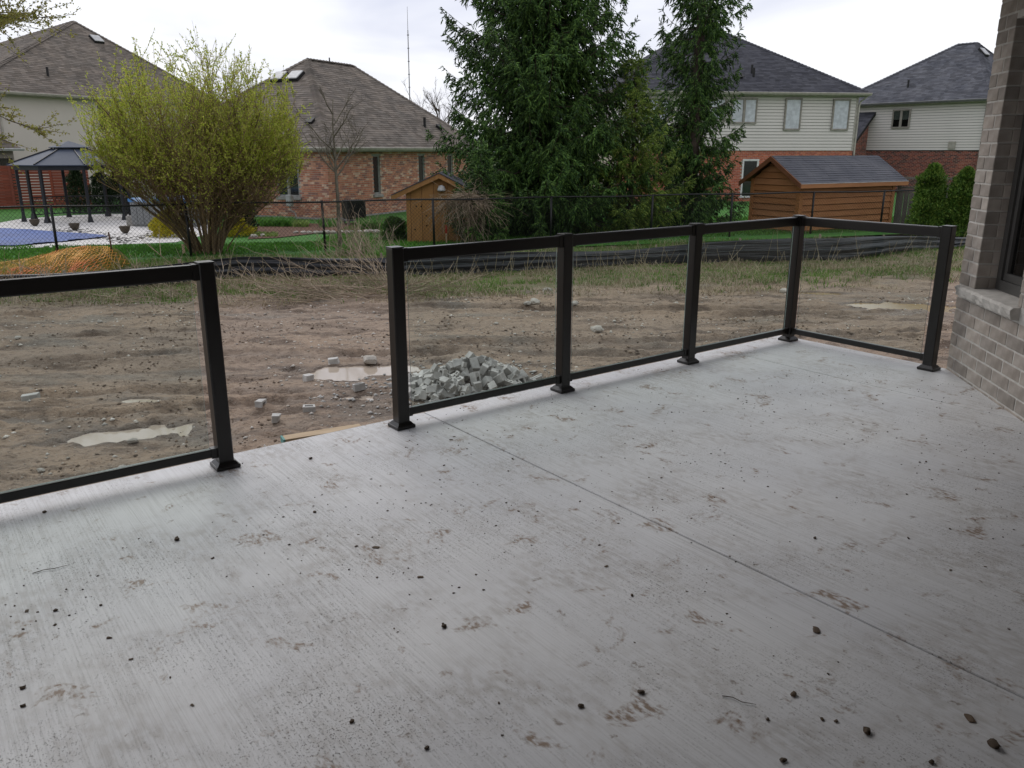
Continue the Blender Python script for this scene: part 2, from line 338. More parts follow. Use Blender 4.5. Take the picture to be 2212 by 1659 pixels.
# ------------------------------------------------------------------ railings (local x along the patio edge, y outwards)
RH = 1.07
def rail_run(root, p, q, caps=(1, 1)):
    # top rail, bottom rail and glass between two posts
    p = Vector((*p, 0)); q = Vector((*q, 0)); d = q - p; L = d.length
    Mx = Matrix.Translation(p) @ Matrix.Rotation(math.atan2(d.y, d.x), 4, 'Z')
    h = .038
    MB().bbox(h, L-h, -.024, .024, RH-.078, RH-.006, .006, Mx).build('top_rail', M['bronze'], root, smooth=False)
    MB().bbox(h, L-h, -.017, .017, .068, .112, .004, Mx).build('bottom_rail', M['bronze'], root)
    g = MB(); g.box(h+.035, L-h-.035, -.003, .003, .113, RH-.079, Mx); g.mi = [1,1,0,1,0,1]
    g.build('glass_panel', [M['glass'], M['glass_edge']], root)
    for x0, x1 in ((h-.002, h+.030), (L-h-.030, L-h+.002)):
        MB().box(x0, x1, -.027, .027, RH-.081, RH-.003, Mx).build('rail_bracket', M['bronze'], root)
        MB().box(x0, x1, -.021, .021, .062, .116, Mx).build('rail_bracket', M['bronze'], root)
def post(root, p, az=0):
    Mx = Matrix.Translation(Vector((*p, 0))) @ Matrix.Rotation(az, 4, 'Z')
    o = MB().bbox(-.038, .038, -.038, .038, .012, RH, .005, Mx).build('post', M['bronze'], root)
    b = MB(); b.bbox(-.062, .062, -.062, .062, .0005, .020, .003, Mx)
    v = [(-.056,-.056,.02),(.056,-.056,.02),(.056,.056,.02),(-.056,.056,.02),(-.041,-.041,.038),(.041,-.041,.038),(.041,.041,.038),(-.041,.041,.038)]
    b.add([Mx @ Vector(q) for q in v], [(0,1,5,4),(1,2,6,5),(2,3,7,6),(3,0,4,7),(4,5,6,7)])
    b.build('base_plate', M['bronze'], o); MB().bbox(-.0395, .0395, -.0395, .0395, RH-.001, RH+.006, .002, Mx).build('post_cap', M['bronze'], o)
PV = 4.11
rr = thing('glass_railing', 'cornered dark bronze glass railing with four panels, ending at the brick wall', 'railing', (0,0,0), PA)
U = [2.27, 3.54, 4.83, 6.13]
for u in U: post(rr, (u, PV))
post(rr, (6.13, 2.87))
for a, c in zip(U, U[1:]): rail_run(rr, (a, PV), (c, PV))
rail_run(rr, (6.13, PV), (6.13, 2.87))
rl = thing('glass_railing', 'dark bronze glass railing ending at the stair gap, cut off by the left edge', 'railing', (0,0,0), PA)
for u in (-2.2, -.50, 1.21): post(rl, (u, PV))
rail_run(rl, (-.50, PV), (1.21, PV)); rail_run(rl, (-2.2, PV), (-.50, PV))

# ------------------------------------------------------------------ the house whose porch we stand on
HS = thing('brick_house', 'brown grey brick house with a stone window sill at the right edge', 'house', (0,0,0), PA)
# local frame of the angled wall: origin at its far corner, x runs towards us, y goes into the wall
WA = math.atan2(-.707, -.707)
WM = Matrix.Translation((6.255, 2.80, 0)) @ Matrix.Rotation(WA, 4, 'Z')
WL = 1.45; SZ = .575; WTOP = 2.42; WS0, WS1 = .28, .96
# (with this rotation +y points out to the right of the run, i.e. into the house)
bev = lambda L, H, D: MB().bbox(0, L, 0, D, 0, H, .004)
bm_cache = {}
def brick(root, s, z, L, depth=.09, H=.080, M0=WM, face=0.0):
    key = (round(L, 3), round(depth, 3), H)
    if key not in bm_cache: bm_cache[key] = bev(L, H, depth).mesh('brick', M['near_brick'])
    o = link('brick', bm_cache[key], root); j = random.uniform(-.0018, .0018)
    o.matrix_local = M0 @ Matrix.Translation((s, face + j, z)); return o
# which way is inward?  test: house mass lies at larger local patio x
inward = 1 if (WM.to_3x3() @ Vector((0, 1, 0))).x > 0 else -1
if inward < 0:
    WM = WM @ Matrix.Scale(-1, 4, (0, 1, 0))
CO = .0905; z = -.70; k = 0
while z < 2.76:
    openw = SZ + .02 < z + .04 < WTOP
    cuts = []
    off = [-.13, 0.0][k % 2]
    s = off
    while s < WL:
        a, c = max(s, 0), min(s + .245, WL); s += .255
        if c - a < .03: continue
        if openw:
            if a < WS0:
                c2 = min(c, WS0); 
                if c2 - a > .03: cuts.append((a, c2))
            if c > WS1:
                a2 = max(a, WS1)
                if c - a2 > .03: cuts.append((a2, c))
        else: cuts.append((a, c))
    if openw and k % 2 == 0:
        cuts = [q for q in cuts if q[0] >= WS1] + [(0, .115), (.125, .28)]
    if openw and k % 2 == 1:
        cuts = [q for q in cuts if q[0] >= WS1] + [(0, .175), (.185, .28)]
    if SZ - .09 < z < SZ + .05 - .02 and z + .08 > SZ - .004:   # sill course
        cuts = [q for q in cuts if q[1] < .10] + [(0, .07)]
    for a, c in set(cuts): brick(HS, a, z, round(c - a, 3))
    # far jamb of the window opening: headers and stretchers facing us
    z += CO; k += 1
wl = MB()
wl.box(.006, WL, .0035, .25, -.74, SZ, WM); wl.box(.006, WS0-.006, .0035, .25, SZ, WTOP, WM); wl.box(WS1+.006, WL, .0035, .25, SZ, WTOP, WM); wl.box(.006, WL, .0035, .25, WTOP, 2.84, WM)
wl.build('wall', M['mortar'], HS)
# jamb bricks (their long faces turn into the opening)
z = -.70
while z < WTOP:
    if z + .04 > SZ + .02:
        o = bev(.012, .080, .115).build('brick', M['near_brick'], HS); o.matrix_local = WM @ Matrix.Translation((WS0 - .012, .0915, z))
        o = bev(.012, .080, .115).build('brick', M['near_brick'], HS); o.matrix_local = WM @ Matrix.Translation((WS1, .0915, z))
    z += CO
# sill: rough faced stone
sm = MB(); n = 26; x0, x1 = .075, 1.0
prof = []
for i in range(n + 1):
    x = x0 + (x1 - x0) * i / n; e = .012 * math.sin(math.pi * min(1, i / 1.5)) if i < 2 else 0
    j = lambda a: random.uniform(-a, a)
    prof += [(x, .20, SZ+.088), (x, .03, SZ+.084), (x, -.040 + j(.003), SZ+.078 + j(.002)), (x, -.052 + j(.006), SZ+.062 + j(.004)), (x, -.048 + j(.008), SZ+.035 + j(.005)), (x, -.040 + j(.006), SZ+.008 + j(.003)), (x, -.01, SZ), (x, .20, SZ)]
fs = [(i*8+j, (i+1)*8+j, (i+1)*8+(j+1) % 8, i*8+(j+1) % 8) for i in range(n) for j in range(8)] + [tuple(range(7, -1, -1)), tuple(range(n*8, n*8+8))]
sm.add([WM @ Vector(p) for p in prof], fs); sm.build('window_sill', M['stone'], HS)
# window
wf = MB(); y0, y1 = .135, .20; a, c, e, g = WS0+.002, WS1-.002, SZ+.089, WTOP
wf.box(a, a+.065, y0, y1, e, g, WM); wf.box(c-.065, c, y0, y1, e, g, WM); wf.box(a+.065, c-.065, y0, y1, e, e+.07, WM); wf.box(a+.065, c-.065, y0, y1, g-.07, g, WM)
wfo = wf.build('window_frame', M['window_dark'], HS)
ws = MB(); a += .067; c -= .067; e += .072; g -= .072
ws.box(a, a+.045, y0+.015, y1-.01, e, g, WM); ws.box(c-.045, c, y0+.015, y1-.01, e, g, WM); ws.box(a+.045, c-.045, y0+.015, y1-.01, e, e+.05, WM); ws.box(a+.045, c-.045, y0+.015, y1-.01, g-.05, g, WM)
ws.build('sash', M['window_dark'], wfo)
MB().box(a+.045, c-.045, y0+.035, y0+.041, e+.05, g-.05, WM).build('pane', M['pane_near'], wfo)
MB().box(WS0-.1, WS1+.1, .5, .52, SZ, WTOP, WM).build('dark_room_plane', M['room'], HS)  # dark sheet behind the glass, the room's dimness put into its colour
# house mass behind, side wall, back wall and porch roof
ms = MB(); q1 = WM @ Vector((WL, .0, 0))
ms.prism([(6.30, 2.76), (9.5, 2.76), (9.5, -4), (q1.x+.9, -4), (q1.x+.9, q1.y-.3), (6.5, 2.2)], -.74, 2.84)
ms.prism([(q1.x+.02, q1.y+.05), (q1.x+.02, -1.5), (q1.x+.6, -1.5), (q1.x+.6, q1.y+.05)], -.74, 2.84)
ms.box(-9, q1.x+.02, -1.8, -1.5, -.74, 2.84)
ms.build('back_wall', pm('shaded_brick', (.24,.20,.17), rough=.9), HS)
rf = MB(); rf.box(-9, 6.75, -2.2, 3.80, 2.86, 2.89); rf.build('porch_ceiling', M['soffit'], HS)
rf = MB(); rf.box(-9, 6.78, 3.805, 3.84, 2.81, 3.08); rf.box(-9, 6.75, -4, 3.80, 2.895, 3.06); rf.build('porch_roof', M['bronze'], HS)

# ================================================================== ground
PUD = []   # puddles: centre, half sizes, turn, depth
def puddle_pt(px, py): return G(px, py)
def zfence(x, y): return y - (.331*x + 21.06)      # distance past the chain link fence
def zg(x, y):
    d = zfence(x, y); return -.75 - .15*sst(.5, 5, d)
pud = [('A', G(268,938), .42, .17, 14, 'water', 'long pale puddle behind the left railing glass', .9),
       ('B', G(795,798), .40, .20, 8, 'water', 'beige puddle beside the heap of concrete bricks', .8),
       ('C', G(757,860), .15, .10, 20, 'water', 'small puddle at the foot of the lone block by the heap', .7),
       ('D', G(300,861), .16, .07, 0, 'water', 'tiny pale puddle beyond the long one at left', .6),
       ('E', G(1930,660), .70, .24, -14, 'water_y', 'ochre puddle seen through the end panel of the railing', .8),
       ('F', G(1760,632), .45, .10, -10, 'water_y', 'thin ochre puddle farther back, behind the corner post', .5)]
tracks = [(4.9,.10,.06,0.),(6.5,.10,.06,.4),(7.7,-.04,.09,1.3),(9.2,-.04,.09,1.2),(9.9,.16,.05,2.2),(11.3,.16,.05,2.3),(12.3,.10,.12,3.),(6.0,.26,.1,4.2),(8.6,.30,.12,5.)]
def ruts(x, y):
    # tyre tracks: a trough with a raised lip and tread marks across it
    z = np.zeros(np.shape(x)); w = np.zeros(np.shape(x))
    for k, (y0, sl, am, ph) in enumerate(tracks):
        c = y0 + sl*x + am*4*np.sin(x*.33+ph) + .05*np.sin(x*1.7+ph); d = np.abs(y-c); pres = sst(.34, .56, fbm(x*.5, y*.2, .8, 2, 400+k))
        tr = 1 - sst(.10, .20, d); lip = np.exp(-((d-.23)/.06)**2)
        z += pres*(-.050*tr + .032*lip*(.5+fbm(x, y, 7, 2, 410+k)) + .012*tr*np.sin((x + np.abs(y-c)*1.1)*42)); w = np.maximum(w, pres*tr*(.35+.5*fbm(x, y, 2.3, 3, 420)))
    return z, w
def wet_and_rut_shade(x, y):
    w = ruts(x, y)[1]*.75  # rut part is trough shade put into the colour; puddle rims are wet
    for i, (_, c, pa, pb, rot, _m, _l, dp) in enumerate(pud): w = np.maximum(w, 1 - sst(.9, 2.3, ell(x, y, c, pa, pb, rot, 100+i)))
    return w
def ell(x, y, c, a, b, rot, seed):
    t = R(rot); dx, dy = x - c.x, y - c.y; u = (dx*math.cos(t) + dy*math.sin(t))/a; v = (-dx*math.sin(t) + dy*math.cos(t))/b
    return np.sqrt(u*u + v*v) * (1 + 1.3*(fbm(x, y, 2.6, 3, seed) - .5) + .8*(fbm(x, y, 9, 3, seed+5) - .5))
def zdirt(x, y):
    x = np.asarray(x, float); y = np.asarray(y, float)
    # ruts and clods running roughly along the lot
    a = R(10); u = x*math.cos(a) + y*math.sin(a); v = -x*math.sin(a) + y*math.cos(a)
    m = sst(2.5, 5.5, y)
    z = .12*(fbm(u*.35, v, .9, 3, 3) - .5) + .055*(fbm(u*.45, v*1.15, 2.6, 4, 9, .6) - .5) + .055*(fbm(u*.7, v, 8, 4, 21, .65) - .5) + .018*(fbm(u, v, 27, 2, 33) - .5)
    cl = fbm(u*.5, v*1.1, 1.1, 3, 51); z = z + .07*sst(.5, .7, cl)*(fbm(u, v, 8, 3, 77) - .35) + ruts(x, y)[0]
    for i, (_, c, pa, pb, rot, _m, _l, dp) in enumerate(pud):
        e = ell(x, y, c, pa, pb, rot, 100+i); w = 1 - sst(.6, 1.8, e)
        z = z*(1 - .85*w) - .075*(1 - sst(.35, 1.45, e)) - .012*w
    z = z + .10*np.exp(-(((x+5.2)/1.3)**2 + ((y-6.9)/.45)**2))*(fbm(x, y, 9, 3, 5) ) 
    z = z + .13*np.exp(-(((x-6.1)/1.3)**2 + ((y-9.9)/.7)**2))*(.4 + fbm(x, y, 6, 3, 5))
    for i, (_, c, pa, pb, rot, _m, _l, dp) in enumerate(pud):
        e = ell(x, y, c, pa, pb, rot, 100+i); k = sst(1.25, 1.5, e)*(1 - sst(3.2, 4.2, e)); z = z*(1-k) + np.maximum(z, -.004)*k
    gs = sst(13.2, 14.6, y - .17*x); z = z + gs*(.12*(fbm(x, y, .9, 3, 61) - .5))
    sil = 1 - sst(-2.4, -.2, zfence(x, y)); z = z*(.25 + .75*sil)
    return -.75 + z*m - .45*sst(-.35, .35, zfence(x, y))
def grid(x0, x1, y0, y1, nx, ny, fz, yw=1.):
    X = np.linspace(x0, x1, nx); Y = y0 + (y1-y0)*np.linspace(0, 1, ny)**yw; XX, YY = np.meshgrid(X, Y); Z = fz(XX, YY)
    V = np.stack([XX, YY, Z], -1).reshape(-1, 3); i = np.arange(ny-1)[:, None]*nx + np.arange(nx-1)[None]; 
    return V, np.stack([i, i+1, i+nx+1, i+nx], -1).reshape(-1, 4)
V, F = grid(-13.5, 17, 3.2, 21.5, 760, 560, zdirt, 1.25)
gm_ = arr_mesh('ground', V, F, M['dirt'], True); at_ = gm_.attributes.new('wet', 'FLOAT', 'POINT'); at_.data.foreach_set('value', wet_and_rut_shade(V[:,0], V[:,1]).astype(np.float32))  # attribute also carries the painted rut shade
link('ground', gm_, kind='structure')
for i, (_, c, pa, pb, rot, mt, lab, dp) in enumerate(pud):
    mb = MB(); n = 48; pts = [(c.x, c.y, 0)]
    ring = []
    for k in range(n):
        t = 2*math.pi*k/n; q = Vector((pa*1.9*math.cos(t), pb*1.9*math.sin(t), 0)); q.rotate(Matrix.Rotation(R(rot), 3, 'Z')); ring.append((c.x+q.x, c.y+q.y, 0))
    mb.add([(p[0], p[1], -.75-.024) for p in pts+ring], [(0, 1+k, 1+(k+1) % n) for k in range(n)])
    mb.build('puddle', M[mt], kind='structure', label=lab)
# far land and lawn
M['lawn'] = pm('lawn_soil', (.05,.17,.022), (.04,.13,.02), rough=.95, scale=3, bump=.03, bs=25)
M['land'] = pm('far_land', (.08,.10,.04), (.10,.09,.06), rough=.95, scale=.1)
MB().add([(-900,-300,-1.35),(900,-300,-1.35),(900,1500,-1.35),(-900,1500,-1.35)], [(0,1,2,3)]).build('far_ground', M['land'], kind='structure')
X = np.linspace(-45, 50, 150); D = np.concatenate([np.linspace(-.9, 6, 24), np.linspace(6.5, 60, 30)])
XX, DD = np.meshgrid(X, D); YY = DD + .331*XX + 21.06; ZZ = zg(XX, YY) + .02
V = np.stack([XX, YY, ZZ], -1).reshape(-1, 3); i = np.arange(len(D)-1)[:, None]*150 + np.arange(149)[None]
link('lawn', arr_mesh('lawn', V, np.stack([i, i+1, i+151, i+150], -1).reshape(-1, 4), M['lawn'], True), kind='structure')
MB().add([(-60,2,-.95),(-13.4,2,-.82),(-13.4,16.8,-.80),(-60,4,-.95)], [(0,1,2,3)]).add([(16.9,3,-.82),(60,3,-.95),(60,42,-.95),(16.9,26.5,-.80)], [(0,1,2,3)]).build('side_ground', M['dirt'], kind='structure')

# ------------------------------------------------------------------ grass
def scatter(n, x0, x1, y0, y1): return x0 + (x1-x0)*RS.rand(n), y0 + (y1-y0)*RS.rand(n)
green = [(.06,.14,.02), (.10,.20,.032), (.15,.25,.05), (.20,.25,.08)]
tan = [(.22,.17,.10), (.32,.26,.16), (.42,.36,.25), (.24,.19,.12)]
M['grass'] = grassmat('weed_grass', green); M['dry'] = grassmat('dry_straw', tan, .15, .15); M['lawnblade'] = grassmat('lawn_grass', [(.05,.15,.015),(.075,.21,.022),(.11,.26,.035)], .25)
x, y = scatter(150000, -13, 16, 12.6, 22.5)
d = y - .17*x; f = fbm(x, y, .8, 3, 71); f2 = fbm(x, y, 3.1, 2, 72)
keep = (d > 13.0 + 1.3*(f-.3)) & (zfence(x, y) < .3) & (f2*.6 + f*.4 + .25*sst(13.3, 15, d) > .53 + .20*RS.rand(len(x)))
x, y = x[keep], y[keep]; h = (.035 + .10*RS.rand(len(x)))*(.95 - .45*sst(14.6, 16., y-.17*x)*(1-sst(16.6, 17.2, y-.17*x)))
link('grass', arr_mesh('grass', *blades(x, y, zdirt(x, y)-.01, h, .010 + .006*RS.rand(len(x)), .6), M['grass']), kind='stuff', label='rough green grass along the silt fence')
x, y = scatter(110000, -13, 16, 12.4, 22.5); d = y - .17*x; f = fbm(x, y, .8, 3, 71)
keep = (d > 12.9 + 1.0*(f-.3)) & (zfence(x, y) < .3) & (fbm(x, y, 1.1, 3, 171) > .40 + .2*RS.rand(len(x)))
x, y = x[keep], y[keep]; h = .05 + .13*RS.rand(len(x))**1.5
link('dry_grass', arr_mesh('dry_grass', *blades(x, y, zdirt(x, y)-.01, h, .008 + .004*RS.rand(len(x)), 1.6), M['dry']), kind='stuff', label='flattened dry straw among the grass')
# tall dead stalks by the silt fence
n = 330; x = -11 + 24*RS.rand(n); y = .17*x + 14.8 + 1.6*RS.rand(n); P = np.stack([x, y, zdirt(x, y)], 1); dr = np.stack([RS.normal(0, .3, n), RS.normal(0, .2, n), np.ones(n)], 1); h = (.25 + .55*RS.rand(n)**2)[:, None]
segs = np.stack([P, P + dr*h*.5, P + dr*h*1.0 + np.stack([RS.normal(0, .05, n)]*2 + [np.zeros(n)], 1)], 1)
link('dead_stalk_scatter', arr_mesh('stalks', *strips(segs, np.full(n, .006), np.full(n, .003)), M['dry']), kind='stuff', label='thin dead stalks standing before the silt fence')
x, y = scatter(190000, -16, 16, 15, 32); zf = zfence(x, y); keep = (zf > .1) & (zf < 9.5); x, y = x[keep], y[keep]
# pool side stays free of grass
keep = ~((x < -5.5) & (y > 22.3 + .05*(x+9))) & (fbm(x, y, 2, 2, 5) > .25)
x, y = x[keep], y[keep]
link('lawn_grass', arr_mesh('lawn_grass', *blades(x, y, zg(x, y)+.015, .05 + .05*RS.rand(len(x)), .016 + .01*RS.rand(len(x)), .5), M['lawnblade']), kind='stuff', label='mown bright green lawn beyond the chain link fence')
# pebbles and crumbs on the dirt
def bits(n, fx, size, flat=.6):
    x, y, z = fx; s = size; P = []
    o = np.array([[1,0,0],[0,1,0],[-1,0,0],[0,-1,0],[0,0,1],[0,0,-1.]]); f = np.array([[0,1,4],[1,2,4],[2,3,4],[3,0,4],[1,0,5],[2,1,5],[3,2,5],[0,3,5]])
    O = o[None]*(.6 + .8*RS.rand(n, 6, 1)); a = RS.rand(n)*6.28; ca, sa = np.cos(a)[:, None], np.sin(a)[:, None]
    asp = (.6 + .8*RS.rand(n))[:, None]
    X = (O[..., 0]*asp*ca - O[..., 1]*sa)*s[:, None] + x[:, None]; Y = (O[..., 0]*asp*sa + O[..., 1]*ca)*s[:, None] + y[:, None]; Z = O[..., 2]*s[:, None]*flat + z[:, None]
    return np.stack([X, Y, Z], -1).reshape(-1, 3), (f[None] + (np.arange(n)*6)[:, None, None]).reshape(-1, 3)
n = 14000; u = RS.rand(n); x = -9 + 20*RS.rand(n); y = 4 + 10*u; keep = fbm(x, y, 1.3, 3, 200) > .36 + .2*RS.rand(n); x, y = x[keep], y[keep]
link('pebbles', arr_mesh('pebbles', *bits(len(x), (x, y, zdirt(x, y)+.002), .006 + .022*RS.rand(len(x))**3), M['pebble']), kind='stuff', label='small stones strewn over the mud')
n = 30000; x = -9 + 20*RS.rand(n); y = 4.2 + 10*RS.rand(n); keep = fbm(x*.6, y, 1.9, 3, 230) > .50 + .12*RS.rand(n); x, y = x[keep], y[keep]
M['soilbit'] = pm('soil_bits', (.13,.095,.067), (.20,.15,.108), rough=.95, rand=.4, island=True)
link('soil_clods', arr_mesh('soil_clods', *bits(len(x), (x, y, zdirt(x, y)+.004), .006 + .018*RS.rand(len(x))**3, ), M['soilbit']), kind='stuff', label='crumbly clods of churned soil')

# ------------------------------------------------------------------ rocks
def rockmesh(seed, sub=2, rough=.35, flat=.6, mat='rock'):
    import bmesh
    bm = bmesh.new(); bmesh.ops.create_icosphere(bm, subdivisions=sub, radius=1); r = random.Random(seed); o = Vector((r.random()*50, r.random()*50, r.random()*50))
    from mathutils import noise
    for v in bm.verts:
        k = 1 + rough*noise.noise(v.co*1.3+o)*1.2 + rough*.5*noise.noise(v.co*3+o); v.co *= k; v.co.z *= flat
        for ax in range(3): v.co[ax] = max(-.8, min(.85, v.co[ax]))
    me = bpy.data.meshes.new('rock'); bm.to_mesh(me); bm.free(); me.materials.append(M[mat]); return me
rocks = [rockmesh(i) for i in range(6)]
def zd(p): return float(zdirt(np.array([p.x]), np.array([p.y]))[0])
rk = [(800,783,.12,'pale boulder sitting in the beige puddle'), (760,796,.05,'small stone poking out of the beige puddle'), (288,957,.05,'pale stone at the near rim of the long left puddle'),
      (1183,632,.10,'angular pale stone in the grass edge seen through the first panel'), (1155,658,.12,'broad stone with a dark broken side, left of the second post'), (1139,663,.07,'round stone touching the broad broken one'), (1240,664,.09,'pointed white stone just right of the second post'),
      (1290,710,.11,'flat pale stone alone in the mud behind the second panel'), (1695,632,.10,'pale stone at the grass edge left of the corner post'), (41,740,.055,'pale stone behind the left railing, near the left edge'), (216,693,.05,'bright white stone far behind the left railing'),
      (1072,700,.04,'round white stone in the middle of the first panel'), (1327,693,.035,'lower stone of a small group right of the second post'), (8,1106,.05,'bluish stone at the far left edge'), (212,1140,.05,'flat stone just beyond the bottom rail at left'),
      (264,1015,.05,'white flat stone in front of the small left puddle'), (88,1012,.04,'white chip left of the grey muddy patch'), (1460,660,.05,'stone at the grass edge left of the third post'), (2008,715,.06,'white chip behind the end post')]
for i, (px, py, s, lab) in enumerate(rk):
    p = G(px, py); o = thing('rock', lab, 'stone', (p.x, p.y, zd(p)+s*.3), random.uniform(0, 6), 'stones lying on the muddy lot', rocks[i % 6]); o.scale = (s, s*.75, s*.75)

# ------------------------------------------------------------------ concrete bricks: the heap and the strays
def holed(L, k, H=.09, D=.09, wz=.022):
    b = MB(); b.box(0, L, 0, wz, 0, H); b.box(0, L, D-wz, D, 0, H)
    hl = (L - wz*(k+1))/k; 
    for i in range(k+1): x = i*(hl+wz); b.box(x, x+wz, wz, D-wz, 0, H)
    return b
def centred(b, L, H=.09, D=.09): b.v = [(p[0]-L/2, p[1]-D/2, p[2]-H/2) for p in b.v]; return b
def broken(b, seed, L):
    r = random.Random(seed); t1, t2 = r.uniform(-.3, .3), r.uniform(-.3, .3)
    b.v = [((p[0] + (p[1]*t1 + p[2]*t2 if p[0] > 0 else 0)), p[1], p[2]) for p in b.v]; return b
variants = []
for i, (L, k) in enumerate(((.19,2),(.25,3),(.11,1),(.14,1),(.09,1))): variants.append(broken(centred(holed(L, k), L), i, L).mesh('concrete_brick', M['block']))
for i, L in enumerate((.19,.12,.15,.08,.10)):
    b = MB().bbox(0, L, 0, .09, 0, .09, .005); variants.append(broken(centred(b, L), 20+i, L).mesh('concrete_brick', M['block']))
b = MB(); b.box(0,.17,0,.03,0,.09); b.box(0,.17,.03,.06,0,.055); b.box(0,.17,.06,.09,0,.09); variants.append(centred(b,.17).mesh('concrete_brick', M['block']))
wrap = MB()
hc = Vector((-.50, 7.98)); HR = .70; HH = .285; cnt = 0
long_l = 'grey concrete brick with rows of square holes, lying loose in the heap behind the first panel'
rr_ = random.Random(5)
for layer, num in ((0, 40), (1, 80), (2, 140)):
    for i in range(num):
        t = rr_.random()*2*math.pi; rad = HR*math.sqrt(rr_.random())*(1.02 if layer == 2 else .9)
        x = hc.x + rad*1.0*math.cos(t) + .05; y = hc.y + rad*.78*math.sin(t) + .12*math.cos(t)
        e = rad/HR; hz = HH*(1 - e**1.25)*(.90 + .22*rr_.random()); z = -.75 + .03 + hz*((.30, .64, 1.0)[layer])
        v = rr_.choice(variants); o = thing('concrete_brick', 'broken grey concrete brick in the heap behind the first railing panel', 'concrete brick', (x, y, z), 0, 'concrete bricks in the heap', v)
        o.scale = (rr_.uniform(.42, .85),)*3
        o.rotation_euler = (rr_.uniform(-.9, .9), rr_.uniform(-.9, .9) + (math.pi/2 if rr_.random() < .3 else 0), t + rr_.uniform(-1, 1))
for i in range(34):     # skirt of bricks round the foot
    t = rr_.random()*2*math.pi; rad = HR*rr_.uniform(.92, 1.22); x = hc.x + rad*math.cos(t); y = hc.y + rad*.78*math.sin(t)
    o = thing('concrete_brick', 'broken grey concrete brick in the heap behind the first railing panel', 'concrete brick', (x, y, -.75+.035), 0, 'concrete bricks in the heap', rr_.choice(variants))
    o.scale = (rr_.uniform(.5, .8),)*3; o.location.z = -.725
    o.rotation_euler = (rr_.choice((0, math.pi/2)) + rr_.uniform(-.2, .2), rr_.uniform(-.25, .25), rr_.uniform(0, 6))
p = G(1105, 832, -.68); o = thing('concrete_brick', 'long concrete brick with four holes sticking out at the heap\'s right foot', 'concrete brick', (p.x, p.y, -.67), R(28), None, centred(holed(.29, 4, wz=.018), .29).mesh('concrete_brick', M['block'])); o.rotation_euler = (R(65), R(-8), R(28))
strays = [(65,855,.13,5,'grey concrete brick alone far left behind the left railing'), (563,877,.09,2,'half brick with one square hole, just right of the left end post'), (596,911,.10,8,'pale topped half brick nearest the patio in the stair gap'),
          (668,888,.15,3,'muddy broken brick with two holes, in the stair gap left of the second railing'), (665,813,.11,6,'small tilted brick left of the beige puddle'), (720,777,.11,7,'flat pale brick behind the beige puddle'), (775,838,.12,3,'chipped block with a hole standing in the small puddle')]
for i, (px, py, s, vi, lab) in enumerate(strays):
    p = G(px, py, -.71); o = thing('concrete_brick', lab, 'concrete brick', (p.x, p.y, max(zd(p)+.028, -.728)), 0, 'stray concrete bricks on the mud', variants[vi]); o.rotation_euler = ((math.pi/2 if i == 1 else 0) + random.uniform(-.1, .1), random.uniform(-.12, .12), (.3, 1.4, .2, .15, .9, .3, .5)[i]); o.scale = (.78,)*3
n = 1100; t = RS.rand(n)*6.28; rad = .35 + 1.2*RS.rand(n); x = hc.x + rad*np.cos(t); y = hc.y + rad*.8*np.sin(t)
link('concrete_chips', arr_mesh('chips', *bits(n, (x, y, zdirt(x, y)+.006), .006 + .026*RS.rand(n)**3), pm('pale_chips', (.50,.49,.46), rough=.9, rand=.25, island=True)), kind='stuff', label='pale concrete chips round the heap')
# lumber by the slab edge
p0 = G(612, 947, -.42); p1 = G(815, 920, -.45)
lb = thing('lumber_board', 'pale wooden board with a teal painted end against the patio edge', 'board', (p0.x, p0.y, -.10), math.atan2(p1.y-p0.y, p1.x-p0.x))
p0 = G(612, 948, -.08); p1 = G(800, 925, -.10); lb.location = (p0.x, p0.y, -.105); lb.rotation_euler[2] = math.atan2(p1.y-p0.y, p1.x-p0.x)
MB().bbox(.012, .5, .0, .085, -.02, .018, .002).build('plank', M['wood'], lb); MB().box(0, .012, -.0005, .0855, -.0205, .0185).build('end_paint', M['lumber_end'], lb)

